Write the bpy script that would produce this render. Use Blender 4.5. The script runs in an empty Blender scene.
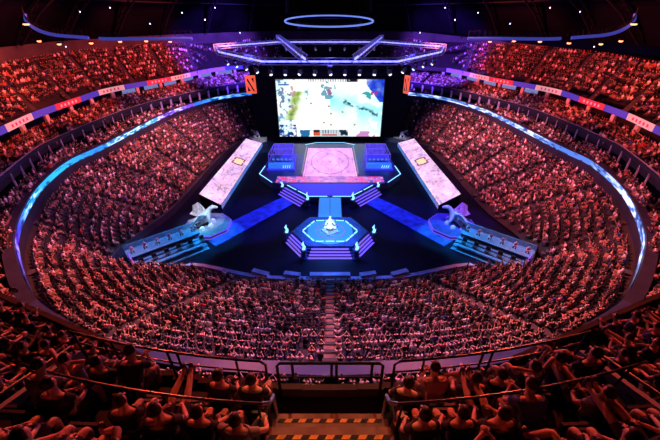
import bpy, bmesh, math, random
import numpy as np
from mathutils import Vector, Matrix
random.seed(7); rng = np.random.default_rng(7)
scene = bpy.context.scene
COL = scene.collection
PI = math.pi
R = math.radians

# ------------------------------------------------------------------ camera
F = 330.0
PITCH = R(31.85)
CZ = 31.0                                   # camera height above the arena floor
SP, CP = math.sin(PITCH), math.cos(PITCH)
cam = bpy.data.objects.new('camera', bpy.data.cameras.new('camera')); COL.objects.link(cam)
cam.location = (0, 0, CZ); cam.rotation_euler = (PI/2-PITCH, 0, 0)
cam.data.sensor_width = 36; cam.data.lens = F/660*36; cam.data.clip_start = .05; cam.data.clip_end = 600
scene.camera = cam
vs = scene.view_settings
vs.view_transform = 'Standard'; vs.look = 'None'; vs.gamma = 1; vs.exposure = 0.0; vs.use_curve_mapping = False

def ray(px, py):
    r, u = px-330, 220-py
    return Vector((r, F*CP+u*SP, -F*SP+u*CP))
def at_h(px, py, h):                        # point on the level h metres below the camera
    d = ray(px, py); t = -h/d.z
    return Vector((d.x*t, d.y*t, CZ-h))
def proj(p):
    x, y, z = p[0], p[1], p[2]-CZ
    Z = y*CP - z*SP
    if Z < .3: return (-9999, -9999, Z)
    return (330+F*x/Z, 220-F*(y*SP+z*CP)/Z, Z)

# ------------------------------------------------------------------ materials
def mat(name, col, rough=.6, metal=0., noise=0, scale=8., emit=None, es=0., spec=.5):
    m = bpy.data.materials.new(name); m.use_nodes = True
    nt = m.node_tree; b = nt.nodes['Principled BSDF']
    b.inputs['Base Color'].default_value = (*col, 1)
    b.inputs['Roughness'].default_value = rough; b.inputs['Metallic'].default_value = metal
    b.inputs['Specular IOR Level'].default_value = spec
    if noise:
        tc = nt.nodes.new('ShaderNodeTexCoord'); n = nt.nodes.new('ShaderNodeTexNoise'); n.inputs['Scale'].default_value = scale
        n.inputs['Detail'].default_value = 4
        r = nt.nodes.new('ShaderNodeValToRGB')
        lo = tuple(c*(1-noise) for c in col); hi = tuple(min(1, c*(1+noise)) for c in col)
        r.color_ramp.elements[0].position = .3; r.color_ramp.elements[1].position = .7
        r.color_ramp.elements[0].color = (*lo, 1); r.color_ramp.elements[1].color = (*hi, 1)
        nt.links.new(tc.outputs['Object'], n.inputs['Vector']); nt.links.new(n.outputs['Fac'], r.inputs['Fac'])
        nt.links.new(r.outputs['Color'], b.inputs['Base Color'])
    if emit:
        b.inputs['Emission Color'].default_value = (*emit, 1); b.inputs['Emission Strength'].default_value = es
    return m
def attr_mat(name, strength=0., rough=.7, base=True):
    m = bpy.data.materials.new(name); m.use_nodes = True
    nt = m.node_tree; b = nt.nodes['Principled BSDF']; b.inputs['Roughness'].default_value = rough
    a = nt.nodes.new('ShaderNodeAttribute'); a.attribute_name = 'Col'
    if strength:
        b.inputs['Base Color'].default_value = (.02, .02, .02, 1)
        nt.links.new(a.outputs['Color'], b.inputs['Emission Color']); b.inputs['Emission Strength'].default_value = strength
    else: nt.links.new(a.outputs['Color'], b.inputs['Base Color'])
    return m
def objcol_mat(name, rough=.8):
    m = bpy.data.materials.new(name); m.use_nodes = True
    nt = m.node_tree; b = nt.nodes['Principled BSDF']; b.inputs['Roughness'].default_value = rough
    oi = nt.nodes.new('ShaderNodeObjectInfo'); tc = nt.nodes.new('ShaderNodeTexCoord')
    n = nt.nodes.new('ShaderNodeTexNoise'); n.inputs['Scale'].default_value = 14
    mx = nt.nodes.new('ShaderNodeMix'); mx.data_type = 'RGBA'; mx.blend_type = 'MULTIPLY'; mx.inputs[0].default_value = .35
    nt.links.new(tc.outputs['Object'], n.inputs['Vector'])
    nt.links.new(oi.outputs['Color'], mx.inputs[6]); nt.links.new(n.outputs['Color'], mx.inputs[7])
    nt.links.new(mx.outputs[2], b.inputs['Base Color'])
    return m

M = dict(
    floor=mat('dark_stage_floor', (.003, .005, .02), .5, noise=.5, scale=.4, spec=.15),
    deck=mat('blue_grey_deck', (.05, .07, .26), .35, noise=.3, scale=1.5),
    runway=mat('blue_runway', (.06, .12, .5), .4, noise=.6, scale=.8),
    black=mat('black_drape', (.005, .006, .01), .9, noise=.4, scale=2, spec=.05),
    concrete=mat('concrete', (.04, .038, .05), .85, noise=.35, scale=1.3),
    slope=mat('dark_terrace', (.012, .01, .013), .9, noise=.4, scale=.8),
    wallblue=mat('dark_blue_wall', (.014, .018, .045), .7, noise=.3, scale=.5),
    nearpar=mat('parapet_blue_light', (.03, .045, .14), .5, noise=.3, scale=1.2),  # near copy of the parapet colour with blue light put in
    ribtop=mat('parapet_paint', (.018, .02, .05), .5, noise=.3, scale=1.2),
    wood=mat('lacquered_counter', (.4, .24, .12), .45, noise=.4, scale=1.1),
    ledge=mat('pale_ledge', (.42, .45, .7), .5, noise=.3, scale=.7),
    rail=mat('black_steel', (.02, .02, .024), .35, .6, noise=.2, scale=20),
    chrome=mat('brushed_rail', (.3, .31, .38), .28, .9, noise=.2, scale=20),
    panel=mat('grey_panel', (.2, .2, .22), .6, noise=.25, scale=1.5),
    aisle=mat('aisle_concrete', (.16, .1, .08), .8, noise=.5, scale=1.2),
    step=mat('stair_concrete', (.22, .17, .14), .8, noise=.35, scale=3),
    seat=mat('seat_plastic', (.018, .02, .035), .5, noise=.3, scale=10),
    skin=mat('skin', (.62, .38, .28), .55, noise=.12, scale=9),
    hair=mat('hair', (.012, .009, .008), .5, noise=.4, scale=40),
    shoe=mat('shoe', (.05, .05, .055), .5, noise=.3, scale=20),
    shirt=objcol_mat('shirt_cloth'), trousers=mat('dark_cloth', (.03, .032, .045), .85, noise=.4, scale=12),
    truss=mat('painted_truss', (.42, .44, .6), .35, .5, noise=.2, scale=5),
    steel=mat('dark_steel', (.012, .012, .02), .7, 0, noise=.3, scale=1, spec=.15),
    roof=mat('dark_roof', (.004, .004, .008), .9, noise=.6, scale=.12, spec=.03),
    rim=mat('upper_wall', (.06, .05, .055), .9, noise=.3, scale=.3),
    white=mat('white_column', (.75, .75, .8), .6, noise=.15, scale=2),
    purple=mat('purple_led', (.1, .05, .2), .4, emit=(.18, .1, 1), es=1.3, noise=.2),
    cyan=mat('cyan_led', (.1, .2, .3), .4, emit=(.25, .7, 1), es=1.7, noise=.2),
    blue=mat('blue_led', (.02, .03, .3), .4, emit=(.08, .12, 1), es=1.6, noise=.2),
    bluedeck=mat('blue_glow_deck', (.02, .02, .3), .4, emit=(.045, .03, .75), es=.9, noise=.2),  # blue stage light on the deck put in as emission
    walk=mat('cyan_walkway', (.02, .1, .3), .3, emit=(.04, .3, .8), es=.8, noise=.3),
    lens=mat('lamp_lens', (.6, .7, .9), .2, emit=(.55, .68, 1), es=3.0, noise=.1),
    warm=mat('warm_lamp', (.9, .5, .3), .3, emit=(1, .38, .16), es=2.4, noise=.1),
    catw=mat('lit_catwalk', (.02, .03, .15), .5, emit=(.05, .06, .45), es=.7, noise=.4, scale=3),  # blue light on the catwalk put in as emission
    stone=mat('pale_sculpture', (.55, .55, .6), .7, noise=.35, scale=2.5),
    orange=mat('orange_banner_glow', (.9, .16, .06), .7, emit=(1, .13, .045), es=.75, noise=.1),  # cloth brightened by a glow put into its colour
    ink=mat('dark_ink', (.01, .005, .005), .8, noise=.2),
    yellow=mat('hazard_yellow', (.8, .42, .06), .7, noise=.25, scale=20),
    tape=mat('hazard_black', (.01, .01, .01), .7, noise=.2, scale=20),
    trophy=mat('trophy_glow', (.75, .8, .85), .3, emit=(.7, .85, 1), es=1.1, noise=.2, scale=4),  # white spotlight on the figure partly put in as emission
    table=mat('blue_grey_table', (.07, .2, .34), .5, noise=.3, scale=2),
    redcloth=mat('red_pennant', (.5, .03, .02), .8, noise=.2),
)
M['crowd'] = attr_mat('crowd_cloth_skin_hair')
M['screen'] = attr_mat('screen_picture', 1.25, .3)
M['ledart'] = attr_mat('floor_picture', 1.15, .5)
M['ribbon'] = attr_mat('ribbon_picture', 2.0, .4)

# ------------------------------------------------------------------ helpers
def tag(o, label=None, cat=None, group=None, kind=None):
    if label: o['label'] = label
    if cat: o['category'] = cat
    if group: o['group'] = group
    if kind: o['kind'] = kind
    return o
def link_mesh(name, me, mats, parent=None, smooth=False):
    o = bpy.data.objects.new(name, me); COL.objects.link(o)
    for m in (mats if isinstance(mats, (list, tuple)) else [mats]): me.materials.append(m)
    if parent: o.parent = parent
    if smooth: me.polygons.foreach_set('use_smooth', [True]*len(me.polygons))
    return o
class MB:
    """collects vertices and faces for one mesh"""
    def __init__(s): s.v = []; s.f = []; s.mi = []
    def add(s, vs, fs, mi=0):
        o = len(s.v); s.v += [tuple(v) for v in vs]; s.f += [tuple(i+o for i in f) for f in fs]; s.mi += [mi]*len(fs); return s
    def box(s, c, size, rz=0, mi=0, mtx=None):
        hx, hy, hz = [k/2 for k in size]
        P = [Vector((a*hx, b*hy, g*hz)) for g in (-1, 1) for a, b in ((-1, -1), (1, -1), (1, 1), (-1, 1))]
        m = mtx if mtx else Matrix.Rotation(rz, 4, 'Z')
        P = [m @ p + Vector(c) for p in P]
        return s.add(P, [(3, 2, 1, 0), (4, 5, 6, 7), (0, 1, 5, 4), (1, 2, 6, 5), (2, 3, 7, 6), (3, 0, 4, 7)], mi)
    def bar(s, a, b, w=.05, h=None, mi=0):
        a, b = Vector(a), Vector(b); d = b-a; L = d.length
        if L < 1e-5: return s
        q = d.to_track_quat('Y', 'Z').to_matrix().to_4x4()
        return s.box((a+b)/2, (w, L, h or w), mtx=q, mi=mi)
    def tube(s, pts, r, n=8, mi=0, closed=False, radii=None):
        pts = [Vector(p) for p in pts]; N = len(pts); vs = []; up = Vector((0, 0, 1))
        for i, p in enumerate(pts):
            a = pts[(i-1) % N] if (closed or i) else p; b = pts[(i+1) % N] if (closed or i < N-1) else p
            d = (b-a).normalized(); u = up if abs(d.dot(up)) < .95 else Vector((0, 1, 0))
            x = d.cross(u).normalized(); y = x.cross(d); rr = radii[i] if radii else r
            vs += [p+(x*math.cos(2*PI*k/n)+y*math.sin(2*PI*k/n))*rr for k in range(n)]
        fs = []
        for i in range(N if closed else N-1):
            j = (i+1) % N
            for k in range(n): fs.append((i*n+k, i*n+(k+1) % n, j*n+(k+1) % n, j*n+k))
        if not closed: fs += [tuple(range(n))[::-1], tuple((N-1)*n+k for k in range(n))]
        return s.add(vs, fs, mi)
    def prism(s, poly, z0, z1, mi=0, top_mi=None):
        n = len(poly); vs = [(p[0], p[1], z0) for p in poly]+[(p[0], p[1], z1) for p in poly]
        s.add(vs, [tuple(range(n))[::-1]]+[(i, (i+1) % n, (i+1) % n+n, i+n) for i in range(n)], mi)
        return s.add([(p[0], p[1], z1) for p in poly], [tuple(range(n))], mi if top_mi is None else top_mi)
    def lathe(s, prof, c=(0, 0, 0), n=16, mi=0, sy=1):
        vs = []
        for r, z in prof: vs += [(c[0]+r*math.cos(2*PI*k/n), c[1]+sy*r*math.sin(2*PI*k/n), c[2]+z) for k in range(n)]
        fs = [(i*n+k, i*n+(k+1) % n, (i+1)*n+(k+1) % n, (i+1)*n+k) for i in range(len(prof)-1) for k in range(n)]
        fs += [tuple(range(n))[::-1], tuple((len(prof)-1)*n+k for k in range(n))]
        return s.add(vs, fs, mi)
    def mesh(s, name):
        me = bpy.data.meshes.new(name); me.from_pydata(s.v, [], s.f); me.polygons.foreach_set('material_index', s.mi); me.update(); return me
    def build(s, name, mats, parent=None, smooth=False): return link_mesh(name, s.mesh(name), mats, parent, smooth)
def empty(name, loc=(0, 0, 0), rz=0):
    o = bpy.data.objects.new(name, None); COL.objects.link(o); o.location = loc; o.rotation_euler.z = rz; o.empty_display_size = .2; return o
def kids(o): return KIDS.get(o.name, [])
KIDS = {}
def note_kids():
    KIDS.clear()
    for o in bpy.data.objects:
        if o.parent: KIDS.setdefault(o.parent.name, []).append(o)
def copy_tree(o, parent=None, color=None):
    c = o.copy(); COL.objects.link(c); c.parent = parent
    if color: c.color = color
    for ch in KIDS.get(o.name, []): copy_tree(ch, c, color)
    return c
ORD = 'first second third fourth fifth sixth seventh eighth ninth tenth eleventh twelfth thirteenth fourteenth fifteenth sixteenth seventeenth eighteenth nineteenth twentieth'.split()
def ordw(i):
    if i < 20: return ORD[i]
    t = {2: 'twenty', 3: 'thirty', 4: 'forty', 5: 'fifty', 6: 'sixty', 7: 'seventy', 8: 'eighty', 9: 'ninety'}[min(9, (i+1)//10)]
    u = (i+1) % 10
    return t+'-'+ORD[u-1] if u else {'twenty': 'twentieth', 'thirty': 'thirtieth', 'forty': 'fortieth', 'fifty': 'fiftieth', 'sixty': 'sixtieth', 'seventy': 'seventieth', 'eighty': 'eightieth', 'ninety': 'ninetieth'}[t]
def vnoise(x, y, seed=0):                   # smooth value noise on arrays
    xi, yi = np.floor(x).astype(int), np.floor(y).astype(int); fx, fy = x-xi, y-yi
    fx = fx*fx*(3-2*fx); fy = fy*fy*(3-2*fy)
    def h(a, b):
        n = (a*374761393+b*668265263+seed*974711) & 0x7fffffff
        n = ((n ^ (n >> 13))*1274126177) & 0x7fffffff
        return ((n ^ (n >> 16)) & 0xffff)/65535.
    return (h(xi, yi)*(1-fx)+h(xi+1, yi)*fx)*(1-fy)+(h(xi, yi+1)*(1-fx)+h(xi+1, yi+1)*fx)*fy
def fbm(x, y, seed=0, o=4):
    s = 0; a = .5
    for k in range(o): s = s+a*vnoise(x*2**k, y*2**k, seed+k); a /= 2
    return s/(1-.5**o)
def picture(name, P00, P10, P01, P11, nx, ny, fn, material, parent=None):
    """a flat lit panel; fn(u, v) -> rgb arrays is its picture"""
    P00, P10, P01, P11 = [Vector(p) for p in (P00, P10, P01, P11)]
    vs = []
    for j in range(ny+1):
        for i in range(nx+1):
            u, v = i/nx, j/ny
            vs.append((P00*(1-u)*(1-v)+P10*u*(1-v)+P01*(1-u)*v+P11*u*v)[:])
    fs = [(j*(nx+1)+i, j*(nx+1)+i+1, (j+1)*(nx+1)+i+1, (j+1)*(nx+1)+i) for j in range(ny) for i in range(nx)]
    me = bpy.data.meshes.new(name); me.from_pydata(vs, [], fs)
    jj, ii = np.mgrid[0:ny, 0:nx]; rgb = np.clip(np.stack(fn((ii+.5)/nx, (jj+.5)/ny), -1).reshape(-1, 3), 0, 1)**2.2
    ca = me.color_attributes.new('Col', 'FLOAT_COLOR', 'CORNER')
    c = np.ones((len(fs), 4, 4), np.float32); c[:, :, :3] = rgb[:, None, :]
    ca.data.foreach_set('color', c.ravel())
    return link_mesh(name, me, material, parent)

# ------------------------------------------------------------------ plan curves, measured round the stage centre
CY = 60.0
def catmull(P, n=12):
    P = [P[0]*2-P[1]]+list(P)+[P[-1]*2-P[-2]]; out = []
    for i in range(1, len(P)-2):
        a, b, c, d = P[i-1:i+3]
        for k in range(n):
            t = k/n
            out.append(.5*((2*b)+(c-a)*t+(2*a-5*b+4*c-d)*t*t+(3*b-3*c+d-a)*t**3))
    return out+[P[-2]]
class Curve:
    def __init__(s, pts):                   # left half, from near centre (theta 0) to far centre (theta pi)
        P = catmull([Vector((p[0], p[1])) for p in pts])
        th = np.array([math.atan2(-p.x, CY-p.y) for p in P]); r = np.array([math.hypot(p.x, p.y-CY) for p in P])
        k = np.argsort(th); s.th, s.rr = th[k], r[k]
    def r(s, th): return float(np.interp(abs(th), s.th, s.rr))
    def p(s, th, dr=0, z=0):
        r = s.r(th)+dr/s.cosn(th)
        return Vector((-r*math.sin(th), CY-r*math.cos(th), z))
    def cosn(s, th):
        e = .03; a, r, b = s.r(th-e), s.r(th), s.r(th+e)
        if abs(th) < e: return 1
        return max(.45, 1/math.sqrt(1+((b-a)/(2*e*r))**2))
def xy(px, py, h): p = at_h(px, py, h); return (p.x, p.y)
RIB = Curve([(0, 13.9)]+[xy(a, b, 20) for a, b in ((220, 358), (165, 350), (100, 336), (75, 324), (40, 302), (24, 280), (15, 252), (14, 232), (24, 206), (41, 182), (68, 160), (100, 145), (154, 118), (180, 107), (215, 97))]+[(-24, 106.5), (-10, 110), (0, 111)])
FLR = Curve([(0, 33.2), xy(260, 283, 31), xy(200, 271.5, 31), (-25, 36), (-31.5, 37), (-30.5, 45), (-28.5, 54), (-27.5, 75), (-25.5, 88), (-20, 95), (0, 97)])
LED2 = Curve([(0, 10.6), xy(220, 383, 17.5), xy(106, 355, 17.5), xy(36, 309, 17.5), xy(0, 300, 17.5), (-33, 23), (-38.5, 31)]+[xy(a, b, 17.5) for a, b in ((0, 177), (35, 149), (51, 140), (102, 118), (150, 102), (220, 86))]+[(-22, 110), (0, 115)])
FAS = Curve([(0, -4), (-20, 0), (-38, 14), (-48, 33)]+[xy(a, b, 15) for a, b in ((0, 131), (35, 115), (75, 101), (110, 90), (170, 79), (220, 69))]+[(-20, 125), (0, 127)])
RIM = Curve([(0, -16), (-26, -12), (-48, 8), (-57, 35)]+[xy(a, b, 7.5) for a, b in ((0, 66), (40, 59), (75, 54), (150, 47), (195, 44))]+[(-24, 131), (0, 134)])
def sweep(name, curve, prof, t0, t1, n, mats, mis=None, parent=None, closed=True):
    b = MB(); m = len(prof); vs = []; fs = []; mi = []
    for i in range(n+1):
        th = t0+(t1-t0)*i/n
        vs += [curve.p(th, dr, z) for dr, z in prof]
    e = m if closed else m-1
    for i in range(n):
        for k in range(e):
            fs.append((i*m+k, i*m+(k+1) % m, (i+1)*m+(k+1) % m, (i+1)*m+k)); mi.append(mis[k] if mis else 0)
    if closed: fs += [tuple(range(m))[::-1], tuple(n*m+k for k in range(m))]; mi += [0, 0]
    me = bpy.data.meshes.new(name); me.from_pydata([v[:] for v in vs], [], fs); me.polygons.foreach_set('material_index', mi)
    return link_mesh(name, me, mats, parent)
def between(name, A, za, B, zb, t0, t1, n, material, m=1):
    vs = []; fs = []
    for i in range(n+1):
        th = t0+(t1-t0)*i/n; a, b = A.p(th, 0, za), B.p(th, 0, zb)
        for k in range(m+1): vs.append(a.lerp(b, k/m)[:])
    for i in range(n):
        for k in range(m): q = i*(m+1)+k; fs.append((q, q+1, q+m+2, q+m+1))
    me = bpy.data.meshes.new(name); me.from_pydata(vs, [], fs)
    return link_mesh(name, me, material)

# ------------------------------------------------------------------ setting
def S(o): o['kind'] = 'structure'; return o
b = MB()
ring = [FLR.p(-PI+2*PI*i/160, 3, 0) for i in range(160)]
b.prism([(p.x, p.y) for p in ring], -.6, 0); S(b.build('floor', M['floor']))
S(between('floor_lower_bowl', FLR, .3, RIB, 8.5, -PI, PI, 240, M['slope'], 3))
S(sweep('wall_bowl_front', FLR, [(-.15, 0), (.15, 0), (.15, 1.25), (-.15, 1.25)], R(38), R(322), 160, M['wallblue']))
S(sweep('wall_ribbon', RIB, [(0, 8), (.0, 11), (1.0, 11), (1.0, 9.8), (.3, 9.6), (.3, 8)], -PI, PI, 260, [M['concrete'], M['ribtop'], M['wallblue']], [2, 1, 1, 0, 0, 0]))
S(sweep('trim_parapet_lit', RIB, [(.02, 11.0), (.02, 11.04), (.98, 11.04), (.98, 11.0)], -R(31), R(31), 80, M['nearpar']))  # strip laid over the near parapet to carry its painted blue light
S(between('floor_club_tier', RIB, 9.9, LED2, 10.9, -PI, PI, 240, M['slope'], 2))
S(sweep('wall_club', LED2, [(0, 12.95), (0, 13.5), (.32, 13.5), (.3, 12.3), (3.5, 12.1), (3.5, 11.9), (.3, 11.9)], -PI, PI, 240, [M['wallblue'], M['ledge']], [0, 1, 0, 0, 0, 0, 0]))
NEAR = R(19)
S(sweep('trim_counter', LED2, [(-.12, 13.5), (-.12, 13.62), (.75, 13.62), (.75, 13.5)], -NEAR, NEAR, 60, M['wood']))
S(sweep('trim_counter_front', LED2, [(-.12, 12.5), (-.12, 13.5), (0, 13.5), (0, 12.5)], -NEAR, NEAR, 60, M['wood']))
S(sweep('wall_club_back', LED2, [(3.2, 10), (3.2, 12.2), (3.5, 12.2), (3.5, 10)], -PI, PI, 200, M['concrete']))
S(between('floor_suite_tier', LED2, 12.1, FAS, 13.4, R(22), R(338), 240, M['slope'], 2))
S(sweep('wall_suite_back', FAS, [(3, 13), (3, 16.3), (3.3, 16.3), (3.3, 13)], R(40), R(320), 160, M['concrete']))
S(sweep('floor_suite', FAS, [(0, 13.2), (0, 13.4), (3, 13.4), (3, 13.2)], R(40), R(320), 160, M['slope']))
S(sweep('wall_upper_fascia', FAS, [(0, 15.4), (0, 16.6), (.4, 16.6), (.6, 16.3), (3.2, 16.3), (3.2, 15.9), (.4, 15.4)], R(36), R(324), 200, [M['concrete'], M['ribtop']], [0, 1, 0, 0, 0, 0, 0]))
S(between('floor_upper_tier', FAS, 16.0, RIM, 23.5, R(36), R(324), 200, M['slope'], 3))
S(sweep('wall_upper_rim', RIM, [(0, 23.4), (0, 26.2), (.5, 26.2), (.5, 23.4)], R(30), R(330), 160, M['rim']))
# roof shell
vs_, fs_ = [], []; NT, NR = 120, 10
for i in range(NT):
    th = -PI+2*PI*i/NT; c = max(0, math.cos(th)); zr = 26.2+c**2*14
    for k in range(NR+1):
        s = 1-k/NR; r = RIM.r(th)+.5; z = zr+(47-zr)*(1-s**2)**.75
        vs_.append((-r*s*math.sin(th), CY-r*s*math.cos(th), z))
for i in range(NT):
    for k in range(NR):
        a = i*(NR+1)+k; c = ((i+1) % NT)*(NR+1)+k; fs_.append((a, a+1, c+1, c))
me = bpy.data.meshes.new('ceiling'); me.from_pydata(vs_, [], fs_); S(link_mesh('ceiling', me, M['roof']))
def roofpt(th, s, dz=0):
    c = max(0, math.cos(th)); zr = 26.2+c**2*14; r = RIM.r(th)+.5
    return Vector((-r*s*math.sin(th), CY-r*s*math.cos(th), zr+(47-zr)*(1-s*s)**.75+dz))

# central bowl stair and side aisles
def aisle_stair(tier, th, w, n, name='bowl_stair', m=None):
    A, za, B, zb = tier; b = MB()
    p0, p1 = A.p(th, 0, za), B.p(th, 0, zb); d = (p1-p0); ang = math.atan2(d.y, d.x)-PI/2
    for k in range(n):
        c = p0.lerp(p1, (k+.5)/n); L = math.hypot(d.x, d.y)/n
        b.box((c.x, c.y, c.z+.06), (w, L, abs(d.z)/n+.06), ang)
    return b.build(name, m or M['step'])
T1 = (FLR, .3, RIB, 8.5); T2 = (RIB, 9.9, LED2, 10.9); T3 = (LED2, 12.1, FAS, 13.4); T4 = (FAS, 16.0, RIM, 23.5)
A1 = [0]+[s*R(a) for a in (24, 42, 57, 71, 86, 101, 117, 133, 146) for s in (1, -1)]
A2 = [s*R(a) for a in (8, 24, 40, 56, 72, 88, 104, 120, 136, 150) for s in (1, -1)]
A4 = [s*R(a) for a in (60, 70, 80, 90, 100, 110, 120, 130, 140, 150, 160) for s in (1, -1)]
for k, th in enumerate(A1):
    st = aisle_stair(T1, th, 1.2 if th == 0 else .8, 17, m=M['aisle'] if th == 0 else M['concrete'])
    if th == 0:
        p0, p1 = FLR.p(0, 0, .3), RIB.p(0, 0, 8.5)
        for i in range(17):
            c_ = p0.lerp(p1, (i+.05)/17); MB().box((0, c_.y, c_.z+.6), (1.2, .3, .06)).build('nosing', M['tape'], st)
    side = '' if th == 0 else ('left' if th > 0 else 'right')
    lab = 'central concrete stair climbing through the lower bowl crowd' if th == 0 else f'dim concrete aisle stair in {side} lower bowl, {ordw((k-1)//2)} from the centre aisle'
    tag(st, lab, 'stairs', 'lower bowl aisle stairs')
for k, th in enumerate(A4):
    st = aisle_stair(T4, th, 1.2, 24, 'upper_tier_stair', M['concrete'])
    tag(st, f"dark aisle stair in {'left' if th>0 else 'right'} upper tier, {ordw(k//2)} from the outer end", 'stairs', 'upper tier aisle stairs')

# ------------------------------------------------------------------ people
def skin_mesh(verts, edges, radii, root=0, sub=2):
    me = bpy.data.meshes.new('tmp'); me.from_pydata(verts, edges, []); o = bpy.data.objects.new('tmp', me); COL.objects.link(o)
    o.modifiers.new('s', 'SKIN'); o.modifiers.new('u', 'SUBSURF').levels = sub
    for i, sv in enumerate(me.skin_vertices[0].data):
        r = radii[i]; sv.radius = (r if isinstance(r, tuple) else (r, r)); sv.use_root = (i == root)
    dg = bpy.context.evaluated_depsgraph_get(); ev = o.evaluated_get(dg)
    out = bpy.data.meshes.new_from_object(ev); bpy.data.objects.remove(o); bpy.data.meshes.remove(me)
    return out
def mesh_arrays(me):
    return [v.co.copy() for v in me.vertices], [tuple(p.vertices) for p in me.polygons]
POSES = {
 # knee/ankle (right side x>0), elbow/wrist; both sides unless listed twice; lean = forward offset of the chest
 'lap':      dict(knee=[(.13, .46, .53)], ank=[(.13, .44, .1)], elb=[(.27, .06, .84)], wri=[(.12, .28, .68)], lean=0),
 'elbows':   dict(knee=[(.15, .46, .54)], ank=[(.14, .40, .1)], elb=[(.2, .36, .72)], wri=[(.04, .52, .8)], lean=.2),
 'behind':   dict(knee=[(.14, .47, .53)], ank=[(.12, .62, .12)], elb=[(.42, -.02, 1.32)], wri=[(.12, -.13, 1.28)], lean=-.06),
 'stretch':  dict(knee=[(.12, .5, .62)], ank=[(.06, .92, .62)], elb=[(.28, .02, .84)], wri=[(.14, .26, .74)], lean=-.08),
 'phone':    dict(knee=[(.13, .46, .54)], ank=[(.13, .44, .1)], elb=[(.25, .2, .98)], wri=[(.1, .4, 1.26)], lean=.02),
 'crossed':  dict(knee=[(.1, .48, .64), (-.13, .46, .53)], ank=[(-.22, .56, .46), (-.13, .46, .1)], elb=[(.3, .04, .84)], wri=[(.18, .3, .7)], lean=-.03),
 'clap':     dict(knee=[(.13, .46, .53)], ank=[(.13, .44, .1)], elb=[(.3, .12, .94)], wri=[(.05, .36, 1.1)], lean=.05),
 'drape':    dict(knee=[(.2, .44, .56)], ank=[(.16, .5, .1)], elb=[(.4, .06, .9)], wri=[(.3, .3, .72)], lean=-.04),
 'cheer':    dict(knee=[(.13, .46, .53)], ank=[(.13, .44, .1)], elb=[(.36, .02, 1.3)], wri=[(.4, .08, 1.56)], lean=0),
}
def V(t): return Vector(t)
def make_person_parts(pose, shorts=True, longhair=False):
    q = POSES[pose]; L = q['lean']
    def side(key, s):
        a = q[key]; p = a[0] if (s > 0 or len(a) == 1) else a[1]
        return V((p[0]*s if len(a) == 1 or s > 0 else p[0], p[1], p[2]))
    pel, sp, ch, nk = V((0, 0, .54)), V((0, -.03+L*.4, .76)), V((0, -.03+L*.9, .98)), V((0, -.01+L*1.1, 1.13))
    hd0, hd1, hd2 = V((0, .0+L*1.2, 1.21)), V((0, .015+L*1.25, 1.3)), V((0, .005+L*1.25, 1.36))
    vs = [pel, sp, ch, nk, hd0, hd1, hd2]; ed = [(0, 1), (1, 2), (2, 3), (3, 4), (4, 5), (5, 6)]
    ra = [(.14, .12), (.135, .1), (.15, .105), (.055, .058), (.07, .082), (.086, .1), (.07, .08)]
    tr_v = [pel, pel+V((0, -.01, .1))]; tr_e = [(0, 1)]; tr_r = [(.155, .135), (.15, .12)]
    sh_v = [pel+V((0, -.005, .06)), sp, ch, V((0, -.025+L*.95, 1.045)), V((0, -.02+L*1.02, 1.1))]; sh_e = [(0, 1), (1, 2), (2, 3), (3, 4)]; sh_r = [(.165, .138), (.158, .125), (.182, .138), (.165, .115), (.09, .08)]
    hands = []
    for s in (1, -1):
        hip = V((.09*s, .03, .53)); kn, an = side('knee', s), side('ank', s)
        toe = an+V((0.01*s, .17, -.05)) if an.z < .4 else an+V((0, .08, .14))
        i = len(vs); vs += [hip, hip.lerp(kn, .5), kn, kn.lerp(an, .35), an, toe]
        ed += [(0, i), (i, i+1), (i+1, i+2), (i+2, i+3), (i+3, i+4), (i+4, i+5)]
        ra += [(.09, .09), (.08, .08), (.06, .062), (.058, .06), (.036, .042), (.036, .026)]
        j = len(tr_v)
        if shorts:
            tr_v += [hip, hip.lerp(kn, .5), hip.lerp(kn, .86)]; tr_e += [(0, j), (j, j+1), (j+1, j+2)]; tr_r += [(.108, .105), (.1, .098), (.088, .086)]
        else:
            tr_v += [hip, hip.lerp(kn, .5), kn, kn.lerp(an, .5), kn.lerp(an, .93)]; tr_e += [(0, j), (j, j+1), (j+1, j+2), (j+2, j+3), (j+3, j+4)]; tr_r += [(.108, .105), (.096, .094), (.078, .076), (.07, .07), (.062, .062)]
        shd = V((.185*s, -.04+L*.95, 1.05)); el, wr = side('elb', s), side('wri', s)
        pal = wr+(wr-el).normalized()*.06
        i = len(vs); vs += [shd, shd.lerp(el, .5), el, el.lerp(wr, .4), wr, pal]
        ed += [(2, i), (i, i+1), (i+1, i+2), (i+2, i+3), (i+3, i+4), (i+4, i+5)]
        ra += [(.062, .062), (.05, .05), (.041, .041), (.04, .04), (.027, .024), (.036, .018)]
        j = len(sh_v); sh_v += [shd, shd.lerp(el, .35), shd.lerp(el, .62)]; sh_e += [(2, j), (j, j+1), (j+1, j+2)]; sh_r += [(.082, .08), (.074, .072), (.07, .068)]
        hands.append((el, wr, pal, s))
    body = skin_mesh(vs, ed, ra); B = MB(); v, f = mesh_arrays(body); B.add(v, f)
    for el, wr, pal, s in hands:                        # palm with four unequal curled fingers and a thumb from its side
        d = (wr-el).normalized(); up = V((0, 0, 1)) if abs(d.z) < .8 else V((0, 1, 0))
        x = d.cross(up).normalized(); n = x.cross(d).normalized()
        for k, (ox, ln) in enumerate(((-.027, .052), (-.009, .064), (.009, .066), (.026, .058))):
            o = pal-d*.012+x*ox; a = o+d*(.03+ln*.3)-n*.003; c = a+d*ln*.35-n*.018; e = c+d*ln*.12-n*.024
            B.tube([o, a, c, e], .0085, 6, radii=[.0095, .009, .0082, .0065])
        o = wr+d*.015+x*.026*-s; a = o+d*.03-x*.022*s; c = a+d*.03-x*.004*s-n*.008
        B.tube([o, a, c], .01, 6, radii=[.013, .0105, .008])
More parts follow.
